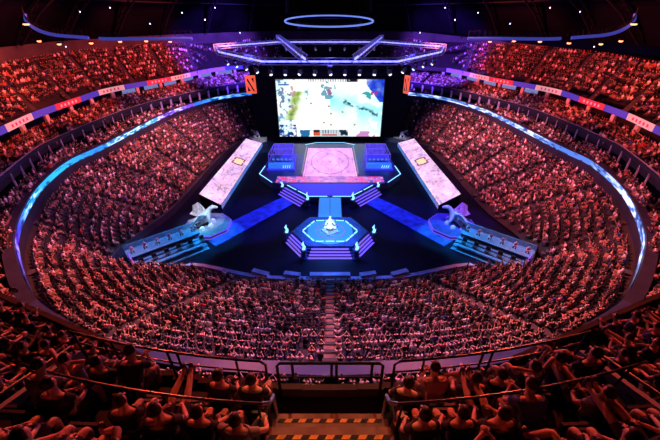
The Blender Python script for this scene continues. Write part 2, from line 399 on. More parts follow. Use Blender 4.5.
    hc = hd1                                             # face: nose, ears, lips
    B.tube([hc+V((0, .085, .02)), hc+V((0, .12, -.012)), hc+V((0, .088, -.022))], .012, 6, radii=[.007, .015, .01])
    for s in (1, -1): B.tube([hc+V((.083*s, -.005, .028)), hc+V((.097*s, -.016, .0)), hc+V((.082*s, 0, -.03))], .012, 6, radii=[.01, .014, .008])
    B.tube([hc+V((-.026, .085, -.048)), hc+V((0, .094, -.05)), hc+V((.026, .085, -.048))], .007, 6)
    E = []
    for s in (1, -1): E.append(MB().lathe([(.0, -.008), (.012, -.004), (.012, .004), (0, .008)], hc+V((.034*s, .091, .016)), 8))
    # hair cap
    H = MB(); hv = []; hf = []; n1, n2 = 16, 8; low = -.95 if longhair else -.32
    for a in range(n2+1):
        ph = PI/2-(a/n2)*(PI/2-low)
        for k in range(n1):
            t = 2*PI*k/n1; fr = max(0, math.sin(t))
            zz = math.sin(ph)
            if fr > .25 and a > n2*.42: ph2 = PI/2-(.42)*(PI/2-low); zz = math.sin(ph2); rr = math.cos(ph2)*(.93-.02*a)
            else: rr = math.cos(ph)
            jit = 1+.03*math.sin(7*t+3*a)
            hv.append(hc+V((math.cos(t)*rr*.098*jit, math.sin(t)*rr*.112*jit-.006, zz*.112+.018)))
    for a in range(n2):
        for k in range(n1): hf.append((a*n1+k, (a+1)*n1+k, (a+1)*n1+(k+1) % n1, a*n1+(k+1) % n1))
    hf.append(tuple(range(n1))[::-1]); H.add(hv, hf)
    T = MB().add(*mesh_arrays(skin_mesh(tr_v, tr_e, tr_r))); Sx = MB().add(*mesh_arrays(skin_mesh(sh_v, sh_e, sh_r)))
    Sh = []
    for s in (1, -1):
        an = side('ank', s); a = MB()
        if an.z < .4: a.lathe([(.035, 0), (.046, .01), (.046, .05), (.034, .085)], an+V((.005*s, .06, -.1)), 10, sy=2.3)
        else: a.lathe([(.03, 0), (.044, .02), (.046, .1), (.03, .2)], an+V((0, .05, -.06)), 10)
        Sh.append(a)
    return dict(body=B, eyes=E, hair=H, shirt=Sx, trousers=T, shoes=Sh)
def person_proto(pose, shorts=True, longhair=False):
    p = make_person_parts(pose, shorts, longhair)
    b = p['body'].build('person', M['skin'], smooth=True)
    for e_ in p['eyes']: e_.build('eye', M['shoe'], b, True)
    h = p['hair'].build('hair', M['hair'], b, True)
    p['shirt'].build('shirt', M['shirt'], b, True)
    p['trousers'].build('shorts' if shorts else 'trousers', M['trousers'], b, True)
    for a in p['shoes']: a.build('shoe', M['shoe'], b, True)
    return b
def person_single(pose, shorts=True, longhair=False):
    p = make_person_parts(pose, shorts, longhair); J = MB()
    for key, mi in (('body', 0), ('hair', 1), ('shirt', 2), ('trousers', 3)): J.add(p[key].v, p[key].f, mi)
    return J.build('person', [M['skin'], M['hair'], M['shirt'], M['trousers']], smooth=True)
DESC = {'lap': 'hands on lap', 'elbows': 'leaning forward', 'behind': 'hands behind head', 'stretch': 'legs stretched', 'phone': 'hands raised in front', 'crossed': 'legs crossed', 'clap': 'clapping', 'drape': 'elbows wide', 'cheer': 'arms raised'}
SHIRTS = [('white', (.9, .88, .88)), ('black', (.02, .02, .025)), ('grey', (.28, .28, .3)), ('red', (.5, .04, .04)), ('blue', (.05, .09, .35)), ('pink', (.7, .4, .42)), ('black', (.03, .025, .03)), ('dark green', (.04, .12, .07)), ('pale', (.6, .55, .5))]
NEARW = [.04, .48, .05, .04, .06, .03, .27, .02, .01]
WEIGHT = [.21, .4, .02, .04, .03, .06, .2, .01, .03]

# --- seat prototype
def seat_proto():
    r = empty('arena_seat')
    MB().box((0, .02, .42), (.44, .42, .06)).box((0, .22, .40), (.42, .05, .04)).build('seat_pan', M['seat'], r)
    m = Matrix.Rotation(R(-10), 4, 'X')
    MB().box((0, -.25, .68), (.44, .05, .5), mtx=m).box((0, -.30, .93), (.38, .05, .05), mtx=m).build('backrest', M['seat'], r)
    for s in (1, -1): MB().box((.25*s, -.02, .6), (.045, .38, .035)).box((.25*s, -.15, .3), (.03, .05, .6)).build('armrest', M['rail'], r)
    return r
def seat_single():
    m = Matrix.Rotation(R(-10), 4, 'X')
    return MB().box((0, .02, .42), (.44, .42, .06)).box((0, -.25, .66), (.44, .05, .5), mtx=m).box((0, -.05, .2), (.08, .2, .4)).build('arena_seat', M['seat'])

# --- all places to sit
spots = []    # (x, y, z floor, heading, tier label, row, index, side)
def fill_tier(tier, tname, aisles, pitch, gap, t0, t1, n_off=.6, skip=.05, keep=None, aw=.75):
    A, za, B, zb = tier
    for j in range(60):
        any_ = False
        for s in (1, -1):
            prev = None; acc = 0; cnt = 0; N = 900
            for i in range(N+1):
                th = t0+(t1-t0)*i/N
                rB, rA = B.r(th), A.r(th); r = rB-(n_off+j*pitch)/B.cosn(th)
                if r < rA+(.45 if abs(th) > .75 else 1.3): prev = None; continue
                x, y = -r*math.sin(th), CY-r*math.cos(th)
                if prev is not None: acc += math.hypot(x-prev[0], y-prev[1])
                prev = (x, y)
                if acc < gap: continue
                acc = 0; any_ = True; cnt += 1
                if th < .012 and s < 0: continue
                f = (rB-r)/(rB-rA); z = zb+(za-zb)*f
                X = x*s
                if any(r*abs(math.sin(s*th-a)) < aw and abs(s*th-a) < 1 for a in aisles): continue
                if rng.random() < skip: continue
                if keep and not keep(X, y): continue
                p = proj((X, y, z+.9))
                if not (-70 < p[0] < 730 and -60 < p[1] < 500): continue
                hd = math.atan2(0-X, (64-y))      # heading: local +Y turns towards the stage
                spots.append([X+rng.normal(0, .03), y+rng.normal(0, .03), z, -hd+rng.normal(0, .12), tname, j, cnt, 'left' if X < 0 else 'right', p])
        if not any_: break
def RA(s):
    a = at_h(131, 265, 30.0); c = at_h(203, 238, 30.0)
    return Vector((-a.x*s, a.y)), Vector((-c.x*s, c.y))
def clear_riser(x, y):
    ax = abs(x)
    # commentary risers and sculpture platforms stand in the corners of the bowl floor
    a, c = RA(1); d = (c-a).normalized(); v = Vector((ax, y))-a; l = v.dot(d); nn = Vector((-d.y, d.x)); nn = nn if nn.y > 0 else -nn; w = v.dot(nn)
    if -.6 < l < 14.5 and -2.7 < w < 4.2: return False
    if math.hypot(ax-20.5, y-48) < 4.8: return False
    return True
fill_tier(T1, 'lower bowl', A1, 1.0, .66, 0, R(150), .9, .03, clear_riser, .58)
fill_tier(T2, 'club tier', A2, .86, .6, 0, R(158), .8, .12)
fill_tier(T3, 'suite tier', A2, .95, .62, R(28), R(160), .6, .12)
fill_tier(T4, 'upper tier', A4, .84, .62, R(40), R(166), .5, .03, aw=.5)

# near block and wings of the upper tier
YE = lambda x: 3.75+.026*x*x
near_spots = []
b = MB(); bw = []
for k in range(7):
    fh = 6.5-.5*k; y1 = 3.75 if k == 0 else 2.93-.8*(k-1); y0 = 2.93-.8*k
    zf = CZ-fh
    for s in (1, -1):
        n = 8; 
        for i in range(n):
            xa, xb = 1.0+4.3*i/n, 1.0+4.3*(i+1)/n
            ca = .026*((xa+xb)/2)**2
            b.box((s*(xa+xb)/2, (y0+y1)/2+ca, zf-.45), (xb-xa+.005, y1-y0+.002, .9))
        for i in range(7):
            x = 1.32+.57*i; near_spots.append((s*x, y0+.30+.026*x*x, zf, k, i, s))
o = b.build('floor_near_tier', M['slope']); S(o)
b = MB().box((0, 3.34, CZ-6.95), (2.0, .82, .9))
S(b.build('floor_front_walkway', M['slope']))
b = MB(); 
st = [(3.22, 2.93, 6.12), (2.93, 2.70, 5.74), (2.70, 2.47, 5.52), (2.47, 2.2, 5.29), (2.2, 1.95, 5.05), (1.95, 1.7, 4.8), (1.7, 1.4, 4.5), (1.4, 1.0, 4.2)]
for y1, y0, h in st: b.box((0, (y0+y1)/2, CZ-h-.5), (1.9, y1-y0, 1.0))
stair = b.build('upper_stair', M['step']); tag(stair, 'wide orange-lit stair with hazard striped edges at bottom centre between rail ends', 'stairs')
for y1, y0, h, hw in ((2.93, 0, 5.74, .86), (2.47, 0, 5.29, .9)):
    b = MB(); n = 15; w = 2*hw/n
    for i in range(n):
        x = -hw+w*(i+.5); sk = .02
        b.add([(x-w/2-sk, y1-.055, CZ-h+.004), (x+w/2-sk, y1-.055, CZ-h+.004), (x+w/2+sk, y1+.004, CZ-h+.004), (x-w/2+sk, y1+.004, CZ-h+.004),
               (x+w/2+sk, y1+.004, CZ-h-.05), (x-w/2+sk, y1+.004, CZ-h-.05)], [(0, 1, 2, 3), (3, 2, 4, 5)], i % 2)
    tp = b.build('hazard_tape', [M['tape'], M['yellow']], stair)
    tp['label'] = 'black and yellow hazard stripe'
b = MB()
for i in range(20):
    xa, xb = -5.3+10.6*i/20, -5.3+10.6*(i+1)/20; xm = (xa+xb)/2
    b.box((xm, YE(xm)+.05, CZ-6.75), (xb-xa+.01, .12, 1.0))
S(b.build('wall_near_edge', M['concrete']))
# wings
WA, WB = Vector((-5.6, 5.95)), Vector((-14.5, 9.5)); WD = (WB-WA).normalized(); WN = Vector((-WD.y, WD.x))
if WN.y > 0: WN = -WN
wing_spots = []
for s in (1, -1):
    b = MB()
    for k in range(9):
        zf = CZ-9.0+.48*k
        c0, c1 = .82*k, .82*(k+1)
        for i in range(12):
            a0, a1 = 10.2*i/12-.6, 10.2*(i+1)/12-.6; m0 = WA+WD*(a0+a1)/2+WN*(c0+c1)/2
            lim = -5.45
            if m0.x > lim: continue
            b.box((m0.x*-s, m0.y, zf-.4), ((a1-a0)+.01, (c1-c0), .8), math.atan2(WD.y, WD.x)*(-s))
        for i in range(17):
            m0 = WA+WD*(.3+.58*i)+WN*(c0+.45)
            if m0.x > -5.85: continue
            wing_spots.append((m0.x*-s, m0.y, zf, k, i, -s))
    S(b.build('floor_wing_tier', M['slope']))
    b = MB(); p, q = WA-WD*.4, WB+WD*1
    b.bar((p.x*-s, p.y+.1, CZ-8.75), (q.x*-s, q.y+.1, CZ-8.75), .15, .9); S(b.build('wall_wing_edge', M['concrete']))
    # grey side walls between near block and wing, stepping up with the rows
    b = MB(); X = -5.42*s
    b.add([(X, 4.6, CZ-8.6), (X, 4.6, CZ-6.2), (X, 1.2, CZ-4.75), (X, 1.2, CZ-8.6), (X-.12*s, 4.6, CZ-8.6), (X-.12*s, 4.6, CZ-6.2), (X-.12*s, 1.2, CZ-4.75), (X-.12*s, 1.2, CZ-8.6)],
          [(0, 1, 2, 3), (7, 6, 5, 4), (0, 4, 5, 1), (1, 5, 6, 2), (2, 6, 7, 3), (3, 7, 4, 0)])
    S(b.build('wall_near_side', M['panel']))
    r = MB().tube([(X-.06*s, 4.5, CZ-6.2), (X-.06*s, 4.5, CZ-5.95), (X-.06*s, 1.3, CZ-4.55)], .03, 8).build('side_rail', M['rail'])
    tag(r, f"dark handrail sloping along the grey wall at {'left' if s > 0 else 'right'} end of the near rows", 'handrail')

# rails of the near block
def rail_thing(lab, pts, posts, r=.025, m='rail', zf=None, mid=None):
    e = empty('guard_rail', (0, 0, 0)); tag(e, lab, 'railing')
    MB().tube(pts, r, 8).build('top_rail', M[m], e)
    if mid: MB().tube(mid, r*.7, 8).build('mid_rail', M[m], e)
    for a, bb in posts: MB().tube([a, bb], r*.9, 8).build('post', M['rail'], e)
    return e
zt, zb_ = CZ-5.42, CZ-6.4
for s in (1, -1):
    w = 'left' if s < 0 else 'right'
    pts = []; 
    for i in range(13):
        x = 1.02+(4.2)*i/12; pts.append((s*x, 2.72+.026*x*x+.02, CZ-4.98-.02*i/12))
    hook = [(s*.92, 2.86, CZ-5.1), (s*.94, 2.78, CZ-4.99)]
    e = rail_thing(f'thin steel rail before second row, {w} of the bottom stair, with bright bent end', pts, [((s*x, 2.74+.026*x*x, CZ-5.0), (s*x, 2.84+.026*x*x, CZ-6.45)) for x in (1.1, 2.6, 4.0, 5.1)], .022)
    h = MB().tube([pts[0]]+hook[::-1]+[(s*.92, 3.05, CZ-5.25), (s*.92, 3.08, CZ-5.9)], .03, 8).build('bent_end', M['chrome'], e); h['label'] = 'bent rail end, bright with blue light'  # paler metal stands in for blue light on the hook
    # front edge rails
    pts = [(s*1.22, YE(1.22), zb_), (s*1.2, YE(1.2), zt-.1), (s*1.3, YE(1.3), zt)]+[(s*(1.3+i*.33), YE(1.3+i*.33), zt) for i in range(1, 13)]
    rail_thing(f'black front-edge guard rail {w} of the central hoop', pts, [((s*x, YE(x), zt), (s*x, YE(x), zb_)) for x in (1.75, 2.9, 3.1, 4.3, 4.5, 5.2)], .026, mid=[(s*(1.22+i*.33), YE(1.22+i*.33), zt-.32) for i in range(0, 13)])
    # rails along the wing aisle
    a = at_h(330+s*310, 379, 7.6); c = at_h(330+s*234, 351, 8.0)
    rail_thing(f'grey handrail slanting through the {w} wing crowd', [a, a.lerp(c, .5), c], [(p, p-V((0, 0, 1.0))) for p in (a, a.lerp(c, .33), a.lerp(c, .66), c)], .028, 'chrome')
e = rail_thing('black square guard hoop standing at centre above the stair', [(-.98, YE(0), zb_-.1), (-.98, YE(0), zt-.08), (-.92, YE(0), zt), (.92, YE(0), zt), (.98, YE(0), zt-.08), (.98, YE(0), zb_-.1)], [((x, YE(0), zt), (x, YE(0), zt-.4)) for x in (-.7, .03, .12, .78)], .03, mid=[(-.98, YE(0), zt-.42), (.98, YE(0), zt-.42)])

# ------------------------------------------------------------------ choose what stands as individuals
note = []
keep_near = set()
cand = []
for (x, y, z, k, i, s) in near_spots:
    if rng.random() < .28: 
        cand.append(('near', x, y, z, 0, k, i, s, None, False)); continue
    cand.append(('near', x, y, z, 0, k, i, s, None, True))
for (x, y, z, k, i, s) in wing_spots:
    hd = math.atan2(-x, 40-y)
    cand.append(('wing', x, y, z, -hd, k, i, s, None, rng.random() > .22))
def vis(p, m=14): return -m < p[0] < 660+m and -m < p[1] < 440+m
ind = [c for c in cand if vis(proj((c[1], c[2], c[3]+1.0))) or vis(proj((c[1], c[2]+.4, c[3]+.5)))]
spots.sort(key=lambda q: q[8][2])
others = [q for q in spots if vis(q[8], 4)]
def hidden(q):     # under the ribbon parapet, the near tier or the wing floors: not to be seen from the camera
    x, y, z = q[0], q[1], q[2]+1.1
    for zz, cur in ((11.0, RIB),):
        pass
    P0 = Vector((0, 0, CZ)); P = Vector((x, y, z)); d = P-P0
    t = (11.0-CZ)/d.z if d.z else 2
    if q[4] == 'lower bowl' and 0 < t < 1:
        h = P0+d*t; th = math.atan2(-h.x, CY-h.y); r = math.hypot(h.x, h.y-CY)
        if abs(th) < 1.2 and r > RIB.r(th): return True
    t = (13.6-CZ)/d.z if d.z else 2
    if q[4] in ('club tier',) and 0 < t < 1:
        h = P0+d*t; th = math.atan2(-h.x, CY-h.y); r = math.hypot(h.x, h.y-CY)
        if abs(th) < .8 and r > LED2.r(th): return True
    X, Y = q[8][0], q[8][1]; ax = 330-abs(X-330)
    if Y > 396 or (ax < 106 and Y > 312+ax*.42): return True
    return False
vis_o = [q for q in others if not hidden(q)]
N_PEOPLE = 300
near_people = [c for c in ind if c[9]]
take = vis_o[:max(0, N_PEOPLE-len(near_people))]
take_ids = set(id(q) for q in take)
rest = [q for q in spots if id(q) not in take_ids and not (q[4] == 'suite tier' and False)]

protos = {}
for nm, sh, lh in (('lap', True, False), ('elbows', True, False), ('behind', True, False), ('stretch', True, False), ('phone', True, True), ('crossed', True, False), ('clap', False, True), ('drape', True, False), ('lap', False, True)):
    protos[(nm, sh, lh)] = person_proto(nm, sh, lh)
sing = {}
for nm, sh, lh in (('lap', False, False), ('elbows', True, True), ('phone', True, False), ('clap', False, True), ('cheer', False, False), ('crossed', True, False)):
    sing[(nm, sh, lh)] = person_single(nm, sh, lh)
seatP = seat_proto(); seatS = seat_single()
note_kids()
used_proto = set(); PK = list(protos); SK = list(sing)
def place(protomap, key, loc, rz, color, sc=1):
    p = protomap[key]
    if (id(protomap), key) in used_proto: p = copy_tree(p, None, color)
    else:
        used_proto.add((id(protomap), key)); p.color = color
        for ch in KIDS.get(p.name, []): ch.color = color
    p.location = loc; p.rotation_euler = (0, 0, rz); p.scale = (sc, sc, sc)
    return p
labels = set()
first_seat = [True, True]
def seat(loc, rz, lab, grp, full):
    if full:
        if first_seat[0]: s = seatP; first_seat[0] = False
        else: s = copy_tree(seatP)
    else:
        if first_seat[1]: s = seatS; first_seat[1] = False
        else: s = copy_tree(seatS)
    s.location = loc; s.rotation_euler = (0, 0, rz); tag(s, lab, 'seat', grp)
def sidew(s): return 'left' if s < 0 else 'right'
cyc = 0
SPECIAL = {('near', 0, 4, 1): ('behind', True, False), ('near', 1, 5, 1): ('stretch', True, False), ('near', 0, 3, -1): ('drape', True, False), ('near', 1, 4, -1): ('behind', True, False), ('near', 0, 1, -1): ('lap', False, True), ('near', 0, 1, 1): ('elbows', True, False), ('near', 0, 0, 1): ('lap', False, True), ('near', 0, 0, -1): ('lap', True, False), ('near', 1, 2, 1): ('stretch', True, False)}
for (t, x, y, z, rz, k, i, s, _, occ) in ind:
    row = ['front', 'second', 'third', 'fourth', 'fifth', 'sixth', 'seventh', 'eighth', 'ninth'][k]
    where = f'near tier {row} row' if t == 'near' else f'{sidew(s)} wing {row} row'
    pos = f'{ordw(i)} {sidew(s)} of stair' if t == 'near' else f'{ordw(i)} from inner rail'
    rz2 = rz+rng.normal(0, .07) if t == 'wing' else -math.atan2(-x*.4, 40)
    seat((x, y-.03, z), rz2, f'dark seat, {where}, {pos}', 'dark seats of the near upper tier', True)
    if not occ: continue
    key = SPECIAL.get((t, k, i, s)) or PK[int(rng.choice(len(PK), p=[.28, .16, .03, .1, .03, .18, .04, .08, .10]))]
    ci = int(rng.choice(len(SHIRTS), p=NEARW))
    o = place(protos, key, (x+rng.normal(0, .02), y+rng.normal(0, .02), z), rz2+rng.normal(0, .1), (*SHIRTS[ci][1], 1), float(rng.uniform(.95, 1.04)))
    tag(o, f'person, {SHIRTS[ci][0]} top, {DESC[key[0]]}, {where}, {pos}', 'person', 'spectators in the near upper tier')
for n_, q in enumerate(take):
    x, y, z, rz, tn, j, cnt, sd, p = q
    key = SK[int(rng.integers(len(SK)))]; ci = int(rng.choice(len(SHIRTS), p=WEIGHT))
    q.append(1)
    seat((x, y-.02, z), rz, f'dark seat of {tn}, {ordw(j)} row from the top, {ordw(cnt-1)} {sd} of centre', f'seats of the {tn} near the centre', False)
    o = place(sing, key, (x, y, z), rz, (*SHIRTS[ci][1], 1), float(rng.uniform(.95, 1.05)))
    tag(o, f'person in {SHIRTS[ci][0]} top, {tn}, {ordw(j)} row from top, {ordw(cnt-1)} {sd} of centre', 'person', f'spectators of the {tn} near the centre')
for pm, kk in ((protos, PK), (sing, SK)):
    for key in kk:
        if (id(pm), key) not in used_proto:
            o = pm[key]
            for ch in KIDS.get(o.name, []): bpy.data.objects.remove(ch)
            bpy.data.objects.remove(o)

# ------------------------------------------------------------------ the uncountable rest of the crowd
def ell(c, r, n=7, m=4):
    vs = [(c[0], c[1], c[2]+r[2])]
    for a in range(1, m):
        ph = PI*a/m
        vs += [(c[0]+r[0]*math.sin(ph)*math.cos(2*PI*k/n), c[1]+r[1]*math.sin(ph)*math.sin(2*PI*k/n), c[2]+r[2]*math.cos(ph)) for k in range(n)]
    vs.append((c[0], c[1], c[2]-r[2])); fs = []
    for k in range(n):
        fs.append((0, 1+k, 1+(k+1) % n)); fs.append((len(vs)-1, 1+(m-2)*n+(k+1) % n, 1+(m-2)*n+k))
    for a in range(m-2):
        for k in range(n):
            i0, i1 = 1+a*n+k, 1+a*n+(k+1) % n; fs += [(i0, i0+n, i1+n), (i0, i1+n, i1)]
    return vs, fs
def limb(a, b, r0, r1, n=5):
    t = MB().tube([a, b], r0, n, radii=[r0, r1]); vs = t.v; fs = []
    for f in t.f:
        for i in range(1, len(f)-1): fs.append((f[0], f[i], f[i+1]))
    return vs, fs
def crowd_variant(pose):
    q = POSES[pose]; L = q['lean']; v = []; f = []; c = []
    def add(g, cl):
        o = len(v); v.extend(g[0]); f.extend([tuple(i+o for i in t) for t in g[1]]); c.extend([cl]*len(g[0]))
    add(ell((0, -.02+L*.6, .82), (.2, .13, .33), 8, 5), 1)
    add(ell((0, .02+L*1.25, 1.27), (.09, .1, .125), 7, 4), 0)
    add(ell((0, -.015+L*1.25, 1.31), (.1, .1, .1), 7, 4), 3)
    for s in (1, -1):
        kn = V((q['knee'][0][0]*s, *q['knee'][0][1:])); an = V((q['ank'][0][0]*s, *q['ank'][0][1:]))
        add(limb((.09*s, 0, .52), kn, .09, .065), 2); add(limb(kn, an, .06, .04, 4), 2 if s > 0 else 2)
        sh = V((.19*s, -.03+L*.9, 1.03)); el = V((q['elb'][0][0]*s, *q['elb'][0][1:])); wr = V((q['wri'][0][0]*s, *q['wri'][0][1:]))
        add(limb(sh, sh.lerp(el, .6), .065, .06), 1); add(limb(sh.lerp(el, .55), el, .045, .042, 4), 0); add(limb(el, wr+(wr-el)*.25, .042, .03, 4), 0)
    return np.array(v, np.float32), np.array(f, np.int32), np.array(c)
def big_mesh(name, variants, places, vidx, colors=None, material=None):
    Vs = []; Fs = []; Cs = []; off = 0
    P = np.array([(p[0], p[1], p[2]) for p in places], np.float32); A = np.array([p[3] for p in places], np.float32)
    for vi, (v, f, c) in enumerate(variants):
        m = np.where(vidx == vi)[0]
        if not len(m): continue
        ca, sa = np.cos(A[m])[:, None], np.sin(A[m])[:, None]; sc = rng.uniform(1.0, 1.14, (len(m), 1))
        X = (v[None, :, 0]*ca-v[None, :, 1]*sa)*sc+P[m, 0:1]; Y = (v[None, :, 0]*sa+v[None, :, 1]*ca)*sc+P[m, 1:2]; Z = v[None, :, 2]*sc+P[m, 2:3]
        Vs.append(np.stack([X, Y, Z], -1).reshape(-1, 3)); n = len(v)
        Fs.append((f[None]+(np.arange(len(m))*n)[:, None, None]).reshape(-1, 3)+off); off += n*len(m)
        if colors is not None: Cs.append(colors[m][:, c, :].reshape(-1, 4))
    Vv = np.concatenate(Vs).astype(np.float32); Ff = np.concatenate(Fs).astype(np.int32)
    me = bpy.data.meshes.new(name); me.vertices.add(len(Vv)); me.vertices.foreach_set('co', Vv.ravel())
    me.loops.add(Ff.size); me.loops.foreach_set('vertex_index', Ff.ravel())
    me.polygons.add(len(Ff)); me.polygons.foreach_set('loop_start', np.arange(0, Ff.size, 3, dtype=np.int32))
    me.update(calc_edges=True)
    if colors is not None:
        ca_ = me.color_attributes.new('Col', 'FLOAT_COLOR', 'POINT'); ca_.data.foreach_set('color', np.concatenate(Cs).astype(np.float32).ravel())
    me.polygons.foreach_set('use_smooth', np.ones(len(Ff), bool))
    return link_mesh(name, me, material)
variants = [crowd_variant(p) for p in ('lap', 'elbows', 'phone', 'clap', 'cheer', 'behind')]
n = len(rest); print('people: individual', len(near_people), len(take), 'stuff', n, 'seats', len(ind)+len(take))
vidx = rng.choice(len(variants), n, p=[.5, .27, .07, .09, .02, .05])
colr = np.ones((n, 4, 4), np.float32)
sk = np.array([.5, .29, .21])*rng.uniform(.7, 1.15, (n, 1)); colr[:, 0, :3] = sk
shc = np.array([s[1] for s in SHIRTS])[rng.choice(len(SHIRTS), n, p=WEIGHT)]*rng.uniform(.75, 1.2, (n, 1)); colr[:, 1, :3] = np.clip(shc, 0, 1)
colr[:, 2, :3] = np.array([.03, .032, .05]); m_ = rng.random(n) < .35; colr[m_, 2, :3] = sk[m_]*.8
colr[:, 3, :3] = np.array([.012, .009, .008])
cr = big_mesh('seated_crowd', variants, rest, vidx, colr, M['crowd'])
tag(cr, 'dense crowd of seated spectators filling every tier of the arena', 'crowd', kind='stuff')
def boxtri(c, s, rx=0):
    t = MB().box(c, s, mtx=Matrix.Rotation(rx, 4, 'X')); fs = []
    for f in t.f: fs += [(f[0], f[1], f[2]), (f[0], f[2], f[3])]
    return t.v, fs
sv, sf = boxtri((0, .02, .42), (.44, .42, .06)); sv2, sf2 = boxtri((0, -.25, .66), (.44, .05, .5), R(-10))
sv = np.array(sv+sv2, np.float32); sf = np.array(sf+[tuple(i+8 for i in f) for f in sf2], np.int32)
seats = big_mesh('seat_rows', [(sv, sf, np.zeros(len(sv), int))], rest, np.zeros(n, int), None, M['seat'])
tag(seats, 'rows of dark seats under the crowd all round the arena', 'seats', kind='stuff')

# ------------------------------------------------------------------ screen wall
YS = 92.0
def at_y(px, py, Y):
    d = ray(px, py); t = Y/d.y; return Vector((d.x*t, Y, CZ+d.z*t))
s0, s1 = at_y(330, 137.5, YS), at_y(330, 80, YS); HW = 14.35
wall = empty('video_wall', (0, YS+1, 0)); tag(wall, 'huge bright video wall above the stage showing a snowy game map', 'screen')
MB().box((0, 1.4, 9.9), (42, 2.2, 19.8)).build('black_surround', M['black'], wall)
MB().box((0, .15, (s0.z+s1.z)/2), (2*HW+.7, .3, s1.z-s0.z+.7)).build('screen_frame', M['rail'], wall)
def game(u, v):
    r = np.full_like(u, .97); g = np.full_like(u, .99); bb = np.full_like(u, .98)
    def mix(m, c):
        nonlocal r, g, bb
        m = np.clip(m, 0, 1); r = r*(1-m)+c[0]*m; g = g*(1-m)+c[1]*m; bb = bb*(1-m)+c[2]*m
    N = fbm(u*10, v*6, 3); N2 = fbm(u*34, v*20, 9, 3); N3 = fbm(u*22+5, v*14, 21, 3)
    mix((u-.45)*1.2*(N > .42)*.9*(1-np.abs(v-.5)), (.55, .88, .92))
    mix(np.exp(-((v-(.62-.5*(u-.55)))/.17)**2)*(u > .5)*(N*1.3-.1), (.5, .9, .95))
    mix(np.exp(-((v-(.73-.72*(u-.5)))/.035)**2)*(u > .62)*(u < .96)*np.clip((N2-.42)*8, 0, 1)*.9, (.12, .22, .25))
    mix(((np.hypot((u-.48)*2.2, v-.83) < .16)*(N2 > .56))*.8, (.25, .5, .6))
    mix(((np.hypot((u-.5)*2.2, v-.8) < .06)*(N2 > .5))*.7, (.6, .3, .45))
    mix(np.clip((.2-u)*7, 0, 1)*np.clip(1-v*.2, 0, 1)*np.clip((N-.4)*4, 0, 1)*.5, (.55, .8, .88))
    mix(np.exp(-((u-(.05+.19*v))/.04)**2)*(v > .3)*(v < .8)*(N3*1.5), (.42, .58, .12))
    mix((u < .18)*(N2 > .62)*(v > .4)*.6, (.6, .4, .4)); mix((u < .13)*(N2 > .6)*.6, (.2, .4, .6))
    mix(np.exp(-((u-.28)/.015)**2)*(v > .68)*(v < .85)*(N3 > .4), (.25, .6, .7))
    mix(np.clip((u-(1.03-.16*np.clip(v-.5, 0, 1)*2-.02))*0+((u > .97-.45*np.clip(v-.62, 0, .3))*1.)*(v > .62), 0, 1)*np.clip(N*1.7, 0, 1), (.08, .2, .75))
    mix((np.hypot((u-.91)*1.8, v-.78) < .05)*(N2 > .4), (.7, .1, .3)); mix((np.hypot((u-.84)*1.8, v-.7) < .1)*(N3 > .6), (.2, .6, .6))
    for cx, cy in ((.32, .6), (.49, .55), (.51, .42), (.44, .26), (.51, .22), (.74, .22), (.62, .45)):
        mix((np.hypot((u-cx)*1.9, v-cy) < .02)*.7, (.5, .4, .25))
    mix((v < .22)*(u < .17)*np.clip((N2-.36)*6, 0, 1), (.08, .22, .5)); mix((v < .12)*(u < .34)*(u > .14)*(N3 > .5), (.15, .4, .6))
    mix((v < .13)*(u > .34)*(u < .68)*1., (.72, .78, .8))
    mix((v < .12)*(v > .015)*(u > .335)*(u < .40)*1., (.78, .3, .2)); mix((v < .12)*(v > .08)*(u > .34)*(u < .395)*1., (.1, .08, .1))
    mix((v < .045)*(v > .02)*(u > .42)*(u < .57)*1., (.75, .12, .12)); mix((v < .12)*(v > .06)*(u > .42)*(u < .57)*((u*60 % 1.6) < .4), (.15, .15, .2))
    mix((v < .12)*(v > .02)*(u > .59)*(u < .68)*((N2 > .5)), (.1, .15, .2))
    mix((v < .1)*(u > .76)*(u < .95)*(N3 > .52), (.75, .5, .72)); mix((v > .96)*(u > .3)*(u < .76)*((u*44 % 1) < .5)*.6, (.5, .4, .45))
    mix((v > .955)*(u > .65)*(u < .75)*(N2 > .45), (.05, .05, .08))
    mix((v > .9)*(v < .93)*(u > .02)*(u < .12)*1., (.2, .4, .65))
    return r, g, bb
sc_ = picture('screen_panel', (-HW, -.02, s0.z), (HW, -.02, s0.z), (-HW, -.02, s1.z), (HW, -.02, s1.z), 230, 122, game, M['screen'], wall)
sc_['label'] = 'glowing white and pale blue game picture'
def banner(x, w, rot, lab):
    zt_, zb2 = at_y(330, 75.5, 88).z, at_y(330, 93.5, 88).z
    e = empty('logo_banner', (x, 88, 0), rot); tag(e, lab, 'banner')
    MB().box((0, 0, (zt_+zb2)/2), (w, .25, zt_-zb2)).build('cloth', M['orange'], e)
    h = zt_-zb2; b = MB(); y = -.135; zc = (zt_+zb2)/2
    poly = [(-.32, .36), (-.2, .3), (.02, .02), (.3, -.3), (.34, -.4), (.16, -.34), (-.1, -.02), (-.34, .24)]
    b.add([(px*w, y, zc+pz*h) for px, pz in poly], [tuple(range(len(poly)))])
    for q in ([(.08, .34), (.34, .38), (.3, .1), (.2, .22)], [(-.34, -.02), (-.2, -.2), (-.06, -.34), (-.34, -.38)]):
        b.add([(px*w, y, zc+pz*h) for px, pz in q], [(0, 1, 2, 3)])
    b.build('emblem', M['ink'], e)
banner(-19.8, 2.5, R(8), 'orange square banner with black slash emblem left of the video wall')
banner(19.2, 1.8, R(-58), 'orange banner seen edge-on at right of the video wall')

